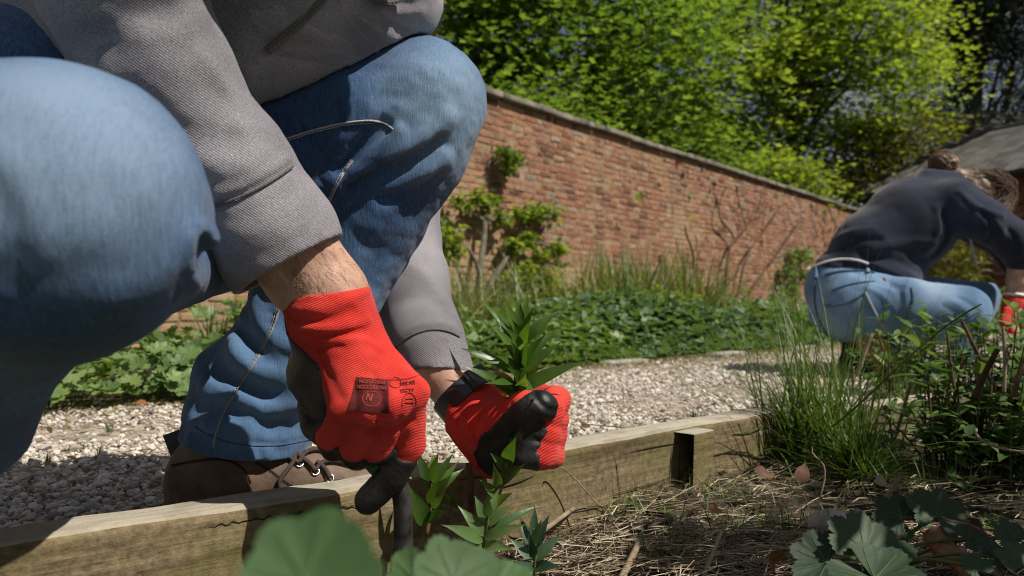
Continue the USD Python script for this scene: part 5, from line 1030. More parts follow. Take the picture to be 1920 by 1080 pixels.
shoot('small dark green rosette of narrow leaves low between the tool and the right board', 'plant_shoot', (905, 1040), (915, 960), .93, [(905, 1015, 830, 985, .020, .5, -.03), (908, 1005, 860, 950, .018, .4, 0), (912, 985, 960, 945, .018, .4, 0), (912, 1000, 1012, 950, .013, .8, .02), (908, 1010, 985, 985, .018, .6, -.02), (912, 980, 890, 930, .016, .3, .0), (913, 975, 935, 920, .016, .3, .01), (906, 1025, 850, 1035, .02, .6, -.03), (906, 1025, 960, 1030, .02, .6, -.03), (914, 970, 915, 925, .014, .2, -.02), (905, 1030, 880, 1060, .018, .6, -.03)], None, shrub_m)
shoot('blue green seedling with upright pointed leaves standing in the straw below the farther glove', 'plant_shoot', (1002, 1080), (1000, 990), .945, [(1001, 1050, 955, 1010, .018, .4, 0), (1001, 1050, 1052, 1005, .018, .4, 0), (1000, 1030, 975, 970, .016, .3, .01), (1000, 1030, 1030, 965, .016, .3, 0), (1000, 1010, 1003, 948, .013, .2, 0), (1001, 1065, 950, 1062, .018, .6, -.02), (1001, 1065, 1050, 1062, .018, .6, -.02), (1000, 1020, 1015, 975, .013, .2, -.02), (1001, 1045, 990, 1000, .014, .4, -.03)], None, leaf_mat('seedling_leaves', [(.2, (.025, .060, .030)), (.5, (.050, .10, .050)), (.8, (.08, .15, .075))], trans=.2, nscale=30))
shoot('tiny light green weed against the board between the brown stem and the stake', 'plant_shoot', (842, 965), (845, 930), 1.02, [(843, 955, 822, 945, .008, .4, 0), (844, 945, 862, 935, .008, .4, 0), (845, 938, 832, 925, .007, .3, 0), (845, 940, 858, 955, .007, .5, -.01), (845, 932, 850, 915, .006, .2, 0)], None, lance_m, .0012)
b_ = P(880, 870, 1.0); t = thing('broken_stem', 'short reddish brown broken plant stem upright beside the leafy stems', 'stem', P(882, 985, 1.0)); o_ = P(882, 985, 1.0)
obj('stalk', local(tube(spline([P(882, 985, 1.), P(883, 930, 1.), P(878, 868, 1.)], 10), [.0044] * 8 + [.004, .0032], 8), o_), stem_brown_m, t, smooth=True)

vein_m = rough_mat('leaf_vein', [(.3, (.06, .11, .05)), (.7, (.10, .16, .075))], scale=30, rough=.6)
# ---- broad soft leaves right in front of the lens
def petiole_leaf(t, o, tip_c, R0, normal, heading, lobes, seed, lm, base, gap=.45, depth=.14, teeth=.05, cup=.12, stem=True):
    m_ = lobed(R0, lobes, seed, cup, depth, teeth, gap, 5, 10, .022); n_ = unit(normal); h = unit(np.asarray(heading) - n_ * (np.asarray(heading) @ n_)); R = np.stack([h, np.cross(n_, h), n_], 1)
    lf = obj('leaf', local((m_[0] @ R.T + tip_c, m_[1]), o), lm, t, smooth=True)
    if stem: obj('leaf_stalk', local(tube(spline([base, (base + tip_c) / 2 + np.array([.0, .0, .015]), tip_c], 8), .0022, 6), o), greenstem_m, t, smooth=True)
    vs = []
    for k in range(lobes):
        th = -np.pi + gap + (2 * np.pi - 2 * gap) * (k + .5) / lobes; nn_ = len(m_[0]); n1 = lobes * 10 + 1; ii = int(round((k + .5) * 10)); pts = [m_[0][0]] + [m_[0][1 + r_ * n1 + ii] for r_ in range(5)]; pts = np.array(pts)[:5] + [0, 0, .0004]; vs.append(tube(pts, np.linspace(.0007, .00025, len(pts)) * (R0 / .04), 4))
    vv, vf = join(vs); obj('veins', local((vv @ R.T + tip_c, vf), o), vein_m, lf, smooth=True)
    return lf
o3 = np.array([-.06, .23, -.06]); lm1 = thing('mantle_plant', 'large soft blurred scalloped leaf in the near foreground, below the gloves', 'plant', o3)
petiole_leaf(lm1, o3, P(575, 1090, .235), .0228, [-.10, -.62, .78], [.05, .25, 1], 7, 3, bigleaf_m, o3 + [0, .02, 0], .35, .10, .02, .18)
o4 = np.array([-.02, .50, -.06]); lm2 = thing('mantle_plant', 'smaller pale scalloped leaves at the bottom edge right of the large blurred leaf', 'plant', o4)
for px, py, Y, R0, nn, hh, sd in ((850, 1090, .40, .022, [.3, -.75, .6], [.3, .2, .8], 5), (775, 1085, .44, .017, [-.4, -.6, .5], [-.2, .3, 1], 6), (925, 1100, .42, .019, [.1, -.4, .9], [.8, .2, .3], 7)):
    petiole_leaf(lm2, o4, P(px, py, Y), R0, nn, hh, 7, sd, bigleaf_m, o4 + [rnd(-.02, .02), rnd(-.02, .02), 0], .4, .13, .06, .2)
darkmantle_m = leaf_mat('dark_lobed_leaves', [(.2, (.014, .036, .012)), (.5, (.024, .056, .017)), (.8, (.042, .082, .025))], trans=.2, rough=.6, nscale=30, tcol=1.5); o5 = ground_at(1600, 1075); lm3 = thing('mantle_plant', 'dark green lobed leaves with toothed edges at the lower right corner', 'plant', o5)
for px, py, Y, R0, nn, hh, sd in ((1622, 1035, .80, .043, [.0, -.62, .75], [.55, .1, .6], 11), (1550, 1055, .80, .036, [-.2, -.55, .75], [-.7, -.3, .2], 12), (1640, 1085, .76, .05, [.1, -.4, .9], [.5, -.5, -.1], 13), (1755, 968, .98, .036, [.0, -.75, .65], [.3, .3, .6], 14), (1690, 972, .99, .032, [-.2, -.7, .65], [-.5, .3, .5], 15), (1815, 1010, .93, .020, [.1, -.6, .8], [.7, .2, .1], 16), (1865, 1045, .84, .024, [.2, -.5, .8], [.6, .2, .3], 17), (1830, 1065, .82, .017, [0, -.6, .8], [-.2, .2, .7], 18), (1915, 1060, .82, .026, [.1, -.5, .8], [.3, .3, .5], 19), (1900, 1010, .9, .026, [.1, -.5, .8], [-.5, .3, .5], 20)):
    petiole_leaf(lm3, o5, P(px, py, Y), R0, nn, hh, 7, sd, darkmantle_m, o5 + [rnd(-.06, .1), rnd(-.02, .06), -.01], .45, .2, .07, .16)

# ---- straw, twigs and dead leaves on the bed
n = 10500; px = g.uniform(930, 1960, n); Yd = .98 / (1 - g.uniform(0, .72, n)); pos = np.stack([(px - 960) / F * Yd, Yd, 0 * Yd], 1)
ss = (pos - BP) @ BN; pos = pos[ss > .02]; n = len(pos); cl = fb(pos, 5.5, 3, 3); k = g.uniform(size=n) < np.clip(.55 + 2.6 * cl, .08, 1); pos = pos[k]; n = len(pos)
pos[:, 2] = soil_z(pos[:, 0], pos[:, 1]) + g.uniform(.003, .020, n); stalks = []
for q in pos:
    a = rnd(0, np.pi); L = rnd(.02, .10) * (1.6 if rnd(0, 1) < .1 else 1); d = np.array([math.cos(a), math.sin(a) * .8, g.normal(0, .12)]); c = np.cross(d, [0, 0, 1.]) * g.normal(0, .08) + np.array([0, 0, abs(g.normal(0, .05))]); r = rnd(.0003, .0009)
    stalks.append(tube([q - d * L / 2, q + c * L, q + d * L / 2], [r, r, r * .6], 3, False))
obj('straw_litter', join(stalks), strawA_m, kind='stuff')
n = 600; px = g.uniform(930, 1980, n); Yd = .98 / (1 - g.uniform(0, .7, n)); pos = np.stack([(px - 960) / F * Yd, Yd, 0 * Yd], 1); pos = pos[(pos - BP) @ BN > .03]; pos[:, 2] = soil_z(pos[:, 0], pos[:, 1]) + g.uniform(.002, .014, len(pos))
obj('leaf_litter', scatter([leaf(1, .5, .9, .4, 3), leaf(1, .4, -.8, .5, 3), leaf(1, .6, .4, -.3, 3)], pos, rots(len(pos), g, .5), g.uniform(.012, .040, len(pos)), g), dead_m, kind='stuff')
n = 1500; px = g.uniform(1000, 1980, n); Yd = 1.0 / (1 - g.uniform(0, .65, n)); pos = np.stack([(px - 960) / F * Yd, Yd, 0 * Yd], 1); pos = pos[(pos - BP) @ BN > .02]; pos[:, 2] = soil_z(pos[:, 0], pos[:, 1]); cl = fb(pos, 6, 9, 3); pos = pos[cl > -.02]
weed = join([aim(leaf(.5, .16, .7, .2, 3), [0, 0, 0], [math.cos(a), math.sin(a), .55]) for a in np.linspace(0, 5.5, 6)])
obj('bed_weeds', scatter([weed], pos, rots(len(pos), g, .2), g.uniform(.012, .040, len(pos)), g), grass_m, kind='stuff')
def stick(name, label, cat, pts, r, m_, part='stalk'):
    pts = [np.asarray(p_, float) for p_ in pts]; t = thing(name, label, cat, pts[0]); obj(part, local(tube(spline(pts, 14) if len(pts) > 2 else np.array(pts), np.linspace(r, r * .75, 14) if len(pts) > 2 else [r, r * .8], 7), pts[0]), m_, t, smooth=True); return t
G_ = lambda px, py, z=-.035: ground_at(px, py, z)
stick('dry_stalk', 'pale dry stalk lying slantwise at the foot of the board right of the plant', 'stalk', [G_(1008, 1003), G_(1050, 972), G_(1095, 940)], .0042, drystick_m)
stick('dry_stalk', 'split grey dry stalk pointing at the lens at the bottom edge', 'stalk', [P(1165, 1085, .985), P(1185, 1045, 1.02), P(1200, 1012, 1.06)], .0052, drystick_m)
stick('dry_stalk', 'thin pale straw leaning up between the grey stalk and the dry orange leaf', 'stalk', [P(1318, 1085, .98), P(1340, 1030, 1.0), P(1354, 995, 1.02)], .0026, strawA_m)
stick('thin_twig', 'bent thin tan twig standing in the straw left of the grass clump', 'twig', [G_(1537, 965), P(1541, 920, 1.22), P(1539, 865, 1.22), P(1527, 855, 1.22), P(1522, 838, 1.22)], .0017, drystick_m)
stick('thin_twig', 'pale kinked straw leaning on the face of the right board', 'twig', [P(1130, 950, 1.2), P(1085, 905, 1.2), P(1037, 882, 1.18), P(1035, 888, 1.18)], .0013, drystick_m)
stick('brown_root', 'thick peeling brown root lying in the lower right corner', 'root', [P(1752, 1000, .98), P(1768, 1025, .96), P(1790, 1045, .93), P(1818, 1072, .90)], .0150, rootbrown_m, 'root')
stick('trailing_stem', 'long arching reddish trailing stem across the lobed leaves at lower right', 'stem', [P(1670, 970, 1.0), P(1760, 975, .98), P(1830, 990, .96), P(1860, 1015, .93), P(1905, 1045, .90)], .0030, stem_brown_m)
stick('trailing_stem', 'tan runner on the ground under the shrub at the right edge', 'stem', [P(1830, 805, 1.35), P(1860, 835, 1.3), P(1900, 845, 1.28), P(1950, 848, 1.26)], .0026, drystick_m)
stick('dry_stalk', 'short pale cut stalk standing in front of the grass clump', 'stalk', [G_(1668, 930), P(1680, 905, 1.15), P(1690, 890, 1.15)], .0045, drystick_m)
def dead_leaf(label, c, L, W, d, up, bend, fold, m_): L *= .72; W *= .66; bend *= 1.5; t = thing('dead_leaf', label, 'dead leaf', c); obj('leaf_blade', local(aim(leaf(L, W, bend, fold, 8, .6, .06, 3), c, d, up), c), m_, t, smooth=True); return t
orange_m = rough_mat('orange_dead_leaf', [(.3, (.14, .055, .020)), (.7, (.30, .13, .045))], scale=50, rough=.7, bump=.5)
browndead_m = rough_mat('brown_dead_leaf', [(.3, (.07, .035, .022)), (.7, (.16, .085, .05))], scale=50, rough=.8, bump=.5)
dead_leaf('curled bright orange brown dead leaf standing in the straw by the lobed leaves', P(1440, 1040, .97), .045, .045, [.75, -.1, -.6], [-.2, -.8, .5], 1.2, .6, orange_m)
dead_leaf('flat dull brown dead leaf under the grass clump', P(1415, 885, 1.3), .06, .04, [1, .1, -.05], [0, -.5, .9], .4, .2, browndead_m)
dead_leaf('reddish brown dead leaf leaning in the shade of the grass clump', P(1500, 905, 1.25), .05, .035, [.3, .1, .9], [-.3, -.9, .1], .5, .3, browndead_m)
dead_leaf('small brown dead leaf on the litter left of the stake foot', P(1330, 955, 1.15), .035, .025, [1, .2, .0], [0, -.6, .8], .5, .2, orange_m)
dead_leaf('pale tan curled dead leaf right of the grass clump', P(1640, 905, 1.15), .045, .03, [1, 0, .1], [0, -.7, .7], .9, .5, rough_mat('pale_dead_leaf', [(.3, (.22, .15, .09)), (.7, (.38, .28, .18))], scale=50))
dead_leaf('brown dead leaf lying on the path behind the right board', P(1090, 800, 1.5), .03, .025, [1, .2, .3], [0, -.6, .8], .6, .3, browndead_m)
dead_leaf('fallen orange leaf at the edge of the plants left of the far leg', P(255, 755, 2.1), .05, .03, [1, 0, .1], [0, -.5, .9], .4, .2, orange_m)
v = np.array(trimesh.creation.icosphere(3).vertices); f = np.array(trimesh.creation.icosphere(3).faces); v = v * [.036, .026, .022]; v = v * (1 + .5 * fb(v, 40, 4, 3)[:, None])
c = ground_at(1560, 985, -.035); t = thing('stone', 'pale rough stone half buried in the straw by the grass clump', 'stone', c); obj('rock', (v, f), stone_m, t, smooth=40)
c = P(1825, 985, .99); t = thing('wood_chip', 'broken wood chip standing at the right edge of the lobed leaves', 'wood chip', c); obj('chip', box((0, 0, 0), (.034, .016, .034), rots(1, g)[0] * .3 + np.eye(3) * .7, .003), cutwood_m, t)

# ---- grass clump at right
def blade(L, W, bend, n=7): return leaf(L, W, bend, .35, n, .30)
def grass(name, label, o, nb, L, W, spread, m_, seed, cat='grass', lean=(0, 0), big=60, group=None, droop=(.2, 1.3), base=.06):
    gg = np.random.default_rng(seed); t = thing(name, label, cat, o, 0, group); parts = []
    for k in range(nb):
        a = gg.uniform(0, 2 * np.pi); tl = abs(gg.normal(0, spread)) ; d = unit([math.cos(a) * math.sin(tl) + lean[0], math.sin(a) * math.sin(tl) + lean[1], math.cos(tl)]); l = L * gg.uniform(.45, 1.1)
        m_k = aim(blade(l, W * gg.uniform(.6, 1.3), gg.uniform(*droop) * (.4 + tl)), [gg.normal(0, L * base), gg.normal(0, L * base), 0], d, unit([-d[0] - .01, -d[1], .6]) if abs(d[2]) < .999 else (1, 0, 0))
        if k < big: obj('blade', m_k, m_, t, smooth=True)
        else: parts.append(m_k)
    if parts: obj('blades', join(parts), m_, t, smooth=True, kind='stuff')
    return t
grass('grass_clump', 'tall wild grass clump arching over the end of the timber edging', ground_at(1535, 868, -.05), 330, .50, .0050, .50, grass_m, 5, lean=(-.14, 0), big=220, base=.10)
grass('grass_clump', 'shorter trampled grass in front of the leafy shrub', ground_at(1610, 900, -.05), 420, .22, .0036, .75, grass_m, 6, big=80)
grass('grass_clump', 'loose grass growing behind the grass clump beside the far timber', ground_at(1700, 800, -.05), 200, .20, .0045, .6, grass_m, 7, big=60)
grass('grass_clump', 'low grass at the board corner left of the tall clump', ground_at(1455, 850, -.05), 240, .20, .003, .6, grass_m, 8, big=50)
grass('grass_tuft', 'small grass tuft growing on the path behind the middle of the right board', P(1300, 768, 1.75) * [1, 1, 0], 60, .10, .003, .55, grass_m, 9, big=30)
grass('grass_tuft', 'dry grass tuft on the path just right of the farther glove', P(1075, 800, 1.42) * [1, 1, 0], 60, .10, .0022, .7, iris_m, 10, big=30)
grass('grass_tuft', 'wispy tuft on the path between the shin and the farther glove', P(850, 838, 1.25) * [1, 1, 0], 50, .045, .0022, .7, grass_m, 14, big=20)
for k, (px, py, lab) in enumerate(((150, 830, 'sparse tuft on the sunlit gravel at far left'), (205, 800, 'little tuft on the gravel under the near knee'), (90, 860, 'tiny weed tuft on the gravel at the left edge'), (185, 850, 'low weed on the gravel left of the boot heel'))):
    Y = H * F / (py + 12 - 570); grass('grass_tuft', lab, P(px, 570, Y) * [1, 1, 0], 26, .035 + .01 * (k % 2), .0022, .6, grass_m, 30 + k, big=10)
# long single blades crossing the picture
stick('grass_stalk', 'long dark grass stalk arching right across the shrub', 'grass', [P(1560, 800, 1.2), P(1640, 730, 1.15), P(1720, 655, 1.12), P(1840, 570, 1.1)], .0016, greenstem_m)
stick('grass_stalk', 'dry seed stalk with bent head rising beside the path near the grass clump', 'grass', [ground_at(1402, 780, 0), P(1404, 720, 1.9), P(1405, 668, 1.9), P(1412, 660, 1.9)], .0018, drystick_m)
stick('grass_stalk', 'long green blade lying along the top of the right board', 'grass', [P(1430, 800, 1.62), P(1300, 815, 1.5), P(1150, 800, 1.42), P(1090, 795, 1.38)], .0013, greenstem_m)

# ---- leafy shrubs at right
def shrub(label, o, shoots, L, seed, leafL, leafW, lm, group=None, cut=0, spread=.5, per=9):
    gg = np.random.default_rng(seed); t = thing('leafy_shrub', label, 'shrub', o, 0, group); nleaf = 0; extra = []
    for k in range(shoots):
        a = gg.uniform(0, 2 * np.pi); tl = abs(gg.normal(0, spread)); d = unit([math.cos(a) * math.sin(tl), math.sin(a) * math.sin(tl), math.cos(tl)]); l = L * gg.uniform(.45, 1.1); b = np.array([gg.normal(0, L * .22), gg.normal(0, L * .22), 0])
        c = spline([b, b + d * l * .5 + [0, 0, .02], b + d * l + [0, 0, .03 * l]], 8); obj('stem', tube(c, np.linspace(.0028, .0014, 8), 5), greenstem_m if gg.uniform() < .6 else stem_brown_m, t, smooth=True)
        ph = gg.uniform(0, 6)
        for j in range(per):
            q = c[min(int(2 + j * 6 / per), 7)] + (c[-1] - c[0]) * .02 * j / per; aa = ph + j * 2.4; out = unit([math.cos(aa), math.sin(aa), gg.uniform(.15, .9) * (1.4 if j > per - 4 else .5)]); s_ = gg.uniform(.6, 1.15) * (.8 if j > per - 3 else 1)
            m_ = aim(leaf(leafL * s_, leafW * s_, gg.uniform(.3, .9), .22, 6, .66, .03, j), q, out, (0, 0, 1))
            if nleaf < 300: obj('leaf', m_, lm, t, smooth=True); nleaf += 1
            else: extra.append(m_)
    if extra: obj('leaves', join(extra), lm, t, smooth=True, kind='stuff')
    for k in range(cut):
        a = gg.uniform(-.5, .5); b = np.array([gg.normal(0, .08), gg.normal(0, .05), 0]); h_ = gg.uniform(.16, .30); obj('cut_stem', tube([b, b + [a * h_ * .5, 0, h_ * .6], b + [a * h_, gg.normal(0, .03), h_]], [.0042, .0038, .0034], 6), stem_brown_m if k % 2 else drystick_m, t, smooth=True)
    return t
S1 = shrub('bushy shrub with glossy oval leaves right of the grass clump, nearest to the lens', ground_at(1800, 880, -.05), 54, .26, 51, .062, .026, shrub_m, cut=2, spread=.45)
S2 = shrub('leafy shrub with cut bare stems behind the glossy one, below the woman', ground_at(1745, 775, -.05), 60, .29, 52, .070, .026, shrub_m, cut=5, spread=.55)
S3 = shrub('dense dark leafy shrub at the right edge under the red glove', ground_at(1930, 790, -.05), 60, .33, 53, .072, .028, shrub_m, cut=3, spread=.5)
S4 = shrub('low spreading shrub in shade at the right edge near the trailing stem', ground_at(1900, 900, -.05), 34, .18, 54, .056, .024, shrub_m, spread=.8)
S5 = shrub('bright leaved shrub far back beside the woman boot', ground_at(1715, 745, -.05), 34, .20, 55, .070, .028, mantle_m, spread=.7)
t = stick('cut_stem', 'thick dark cut stem slanting out of the shrub at right', 'cut stem', [P(1828, 745, 1.35), P(1845, 705, 1.33), P(1870, 656, 1.30)], .0058, cutwood_m)
t = stick('cut_stem', 'pale bleached upright stalk at the right edge below the red glove', 'cut stem', [P(1882, 735, 1.45), P(1884, 670, 1.45), P(1880, 612, 1.45)], .0036, strawA_m)
t = stick('cut_stem', 'brown cut stalk at the far right edge of the shrubs', 'cut stem', [P(1900, 745, 1.4), P(1912, 700, 1.4), P(1925, 665, 1.4)], .005, stem_brown_m)
t = stick('cut_stem', 'pale cut stalk leaning in front of the woman boot', 'cut stem', [P(1608, 705, 1.9), P(1620, 665, 1.9), P(1636, 625, 1.9)], .0055, drystick_m)
t = stick('cut_stem', 'short pale stake of dry stem beside the far board end', 'cut stem', [P(1600, 735, 1.7), P(1600, 710, 1.7), P(1600, 687, 1.7)], .004, drystick_m)
t = stick('cut_stem', 'thin brown upright stalk in the middle of the shrubs', 'cut stem', [P(1790, 730, 1.5), P(1782, 680, 1.5), P(1776, 625, 1.5)], .003, stem_brown_m)

# ---- far edge of the path: leafy clumps at left, ground cover along the wall border
MTo = np.array([0, 0, 0.])
def mantle_clump(label, loc, seed, nl, R0, spread, lm, group=None, h=.10, rz=0):
    gg = np.random.default_rng(seed); t = thing('ground_plant', label, 'plant', loc, rz, group); tempset = [lobed(1, 7, k, .22, .24, .05, .4, 2, 4) for k in range(4)]
    for k in range(nl):
        a = gg.uniform(0, 2 * np.pi); r = spread * math.sqrt(gg.uniform(0, 1)); z = h * (1 - .6 * (r / spread) ** 2) * gg.uniform(.5, 1.15); q = np.array([math.cos(a) * r, math.sin(a) * r, z]); nrm = unit([math.cos(a) * .5 * r / spread + gg.normal(0, .3), math.sin(a) * .5 * r / spread - .35 + gg.normal(0, .3), .9]); hd_ = unit(np.cross(nrm, gg.normal(size=3)))
        R = np.stack([hd_, np.cross(nrm, hd_), nrm], 1); v, f = tempset[k % 4]; obj('leaf', ((v * R0 * gg.uniform(.55, 1.15)) @ R.T + q, f), lm, t, smooth=True)
        if k % 3 == 0: obj('leaf_stalk', tube([[q[0] * .4, q[1] * .4, 0], q * [.8, .8, .6], q], .0016, 4), greenstem_m, t)
    return t
grp = 'leafy clumps along the left far edge of the path'
lab = 'pale green lobed leaf clump in the front row at the left far path edge'
c1 = mantle_clump(lab, bed(-.42, -1.46) * [1, 1, 0], 71, 60, .034, .18, mantle_m, grp, .13); c2 = mantle_clump(lab, bed(-.10, -1.50) * [1, 1, 0], 72, 60, .030, .18, mantle_m, grp, .15)
for k in range(20):
    u = -.80 + (k % 7) * .25 + rnd(-.06, .06); s = -1.52 - (k // 7) * .24 + rnd(-.05, .05)
    dup(c1 if k % 2 else c2, label=['pale green lobed leaf clump in the front row at the left far path edge', 'lobed leaf clump in the second row behind the pale front clumps at left', 'lobed leaf clump in the rear row under the strappy grass at left'][k // 7], loc=bed(u, s) * [1, 1, 0] + [0, 0, .02 * (k // 7)], rz=rnd(0, 360), scale=rnd(.75, 1.1))
grass('strappy_grass', 'strappy green grass behind the pale leaf clumps between sleeve and far shin', bed(.35, -2.15) * [1, 1, 0], 150, .36, .012, .55, grass_m, 81, big=60)
grass('strappy_grass', 'taller mixed grass left of the far shin behind the leaf clumps', bed(-.10, -2.15) * [1, 1, 0], 150, .34, .011, .6, grass_m, 82, big=60)
grass('strappy_grass', 'seeding meadow grass right beside the far sleeve by the wall', bed(2.25, -2.8) * [1, 1, 0], 520, .66, .014, .35, iris_m, 83, big=80, lean=(.05, 0), base=.28)
grass('strappy_grass', 'pale meadow grass between the sleeve and the knotty fruit tree', bed(2.65, -3.4) * [1, 1, 0], 420, .64, .014, .38, iris_m, 84, big=60, base=.28)
# iris clump before the wall
grass('iris_clump', 'big clump of grey green sword leaves in the middle of the border before the wall', P(1190, 600, 5.4) * [1, 1, 0] + [0, 0, .03], 1300, .70, .034, .45, iris_m, 85, cat='iris', big=290, droop=(.1, 1.5), base=.34)
grass('iris_clump', 'smaller arching clump of sword leaves with dry tips right of the big one', P(1265, 600, 5.6) * [1, 1, 0] + [0, 0, .03], 600, .58, .030, .6, iris_m, 86, cat='iris', big=150, droop=(.3, 1.8), base=.30)
def bush(name, label, c, r, nl, temps, size, m_, seed, cat='bush', stems=8, z0=0.):
    gg = np.random.default_rng(seed); c = np.asarray(c, float); o = np.array([c[0], c[1], z0]); t = thing(name, label, cat, o); d = gg.normal(size=(nl, 3)); d /= np.linalg.norm(d, axis=1, keepdims=True); p_ = c + d * np.asarray(r) * gg.uniform(.2, 1, (nl, 1)) ** .4; p_ += .4 * np.asarray(r) * np.stack([fb(p_, 3 / max(r), seed + k, 2) for k in range(3)], 1)
    obj('foliage', local(scatter(temps, p_, rots(nl, gg, .9), gg.uniform(.6, 1.2, nl) * size, gg), o), m_, t, kind='stuff')
    obj('stems', local(join([tube(spline([o, (o + q) / 2 + gg.normal(0, .03, 3), q], 6), .004, 4) for q in p_[:stems]]), o), stem_brown_m, t, kind='stuff'); return t
bush('yellow_plant', 'yellow leaved plant at the right end of the iris clump', P(1300, 580, 5.4), (.20, .16, .17), 800, leafs_small, .055, yellow_m, 91)
bush('yellow_plant', 'orange yellow plant left of the iris clump at the wall foot', P(1085, 575, 5.9), (.16, .14, .18), 520, leafs_small, .05, yellow_m, 92)
# ground cover: broad low mounds of lobed leaves
cov = []; n = 9500; U = g.uniform(.35, 5.2, n); S = -1.50 - np.abs(g.normal(0, .42, n)) ; pos = BP + U[:, None] * BU + S[:, None] * BN
mound = np.maximum(.02, .22 * sm((-1.47 - S) / .22) * (.55 + 1.6 * np.clip(fb(pos, 1.5, 6, 2) + .25, 0, 1))); pos[:, 2] = mound * g.uniform(.35, 1.05, n) + .01
lt = [lobed(1, 5, k, .25, .3, 0, .45, 1, 3) for k in range(4)]
blue = (U > 2.2) & (g.uniform(size=n) < .8) & (U < 4.3)
obj('ground_cover', scatter(lt, pos[~blue], rots((~blue).sum(), g, .55), g.uniform(.022, .050, (~blue).sum()), g), mantle_m, kind='stuff')
obj('blue_ground_cover', scatter(lt, pos[blue], rots(blue.sum(), g, .55), g.uniform(.024, .052, blue.sum()), g), mantle_blue_m, kind='stuff')
n = 7000; U = g.uniform(.3, 9.5, n); S = -1.46 - g.uniform(0, 1, n) ** 1.4 * 6.0; pos = BP + U[:, None] * BU + S[:, None] * BN; pos = pos[((pos - WP) @ WN > .1)]; pos[:, 2] = .02
obj('border_grass', scatter([aim(blade(1, .05, .6, 3), [0, 0, 0], [.2, 0, 1], (-1, 0, .3)), aim(blade(1, .05, 1.1, 3), [0, 0, 0], [.5, 0, 1], (-1, 0, .3))], pos, rots(len(pos), g, .15), g.uniform(.05, .20, len(pos)), g), grass_m, kind='stuff')
n = 2600; U = g.uniform(.3, 5.5, n); S = g.normal(-1.42, .07, n); pos = BP + U[:, None] * BU + S[:, None] * BN; pos[:, 2] = .0
obj('edge_grass', scatter([aim(blade(1, .06, .6, 3), [0, 0, 0], [.3, 0, 1], (-1, 0, .3))], pos, rots(len(pos), g, .3), g.uniform(.015, .05, len(pos)), g), grass_m, kind='stuff')
for k in range(3):
    c = bed(2.0 + k * .9, -1.47 + rnd(-.02, .02)) - [0, 0, .0]; t = thing('edging_stone', f'flat worn kerb stone in the far path edge, {["first from the plant", "second from the plant", "third along, below the iris", "fourth along", "last before the grass clump"][k]}', 'kerb stone', c * [1, 1, 0], math.degrees(math.atan2(.694, .72)))
    m_ = trimesh.Trimesh(*box((0, 0, -.006), (.30, .09, .05), bev=.01), process=False).subdivide_to_size(.05); v = np.array(m_.vertices); obj('block', (v + .008 * np.stack([fb(v + k, 12, j, 3) for j in range(3)], 1), np.array(m_.faces)), stone_m, t, smooth=40)

# ---- plants on the wall
def wall_tree(label, limbs, clusters, seed, lm, name='espalier_tree', cat='fruit tree', r0=.030, size=.055):
    clusters = [(a, b, c, int(d * 2.2)) for a, b, c, d in clusters]
    gg = np.random.default_rng(seed); o = wpt(*limbs[0][0][0], .12); o = np.array([o[0], o[1], 0.]); t = thing(name, label, cat, o)
    for k, (ln, r) in enumerate(limbs):
        pts = [wpt(px, py, .10 + gg.normal(0, .015)) for px, py in ln]; c = spline(pts, 5 * len(pts)); c = c + .006 * np.stack([fb(c, 14, seed + j, 2) for j in range(3)], 1); obj('trunk' if k == 0 else 'branch', local(tube(c, np.linspace(r, r * .6, len(c)) * (1.35 if 'bare' in name else 1), 7), o), stem_brown_m if 'bare' in name else greybark_m, t, smooth=True)
    P_, S_ = [], []
    for px, py, rr, n_ in clusters:
        c = wpt(px, py, .13); s = rr * c[1] / F; P_.append(c + gg.normal(0, .55, (n_, 3)) * s * [1, 1, .8]); S_.append(gg.uniform(.5, 1.2, n_) * size)
    if P_: obj('foliage', local(scatter([leaf(1, .6, .6, .2, 3), leaf(1, .5, .9, .25, 3)], np.vstack(P_), rots(sum(map(len, P_)), gg, 1.0), np.concatenate(S_), gg), o), lm, t, smooth=True, kind='stuff')
    return t
wall_tree('old knotty trained fruit tree with leaf tufts, left on the wall beside the knee', [([(893, 640), (897, 560), (903, 480), (908, 430), (904, 395), (897, 368)], .034), ([(905, 412), (885, 398), (862, 382), (846, 374)], .022), ([(906, 408), (930, 412), (960, 404), (990, 405), (1038, 398)], .020), ([(897, 520), (880, 470), (862, 452), (838, 455)], .018)],
    [(896, 370, 16, 34), (925, 378, 10, 20), (940, 408, 15, 36), (975, 403, 10, 20), (1000, 398, 20, 70), (1028, 398, 16, 60), (858, 378, 12, 24), (880, 385, 8, 12), (840, 440, 26, 70), (822, 450, 24, 70), (850, 470, 18, 40), (915, 388, 8, 14)], 95, lime_m, size=.085)
wall_tree('second trained fruit tree leaning right along the foot of the wall', [([(905, 560), (930, 515), (955, 478), (972, 462), (985, 460)], .030), ([(972, 465), (990, 485), (1012, 495), (1045, 498)], .020), ([(980, 460), (1005, 455), (1030, 462), (1058, 468)], .016), ([(950, 490), (940, 470), (960, 452)], .014)],
    [(965, 458, 18, 50), (990, 446, 14, 36), (1010, 478, 14, 36), (1045, 466, 16, 44), (985, 515, 22, 70), (1020, 520, 24, 80), (955, 525, 18, 50), (1048, 497, 9, 18), (1030, 545, 22, 70), (960, 560, 20, 50)], 96, lime_m, size=.085)
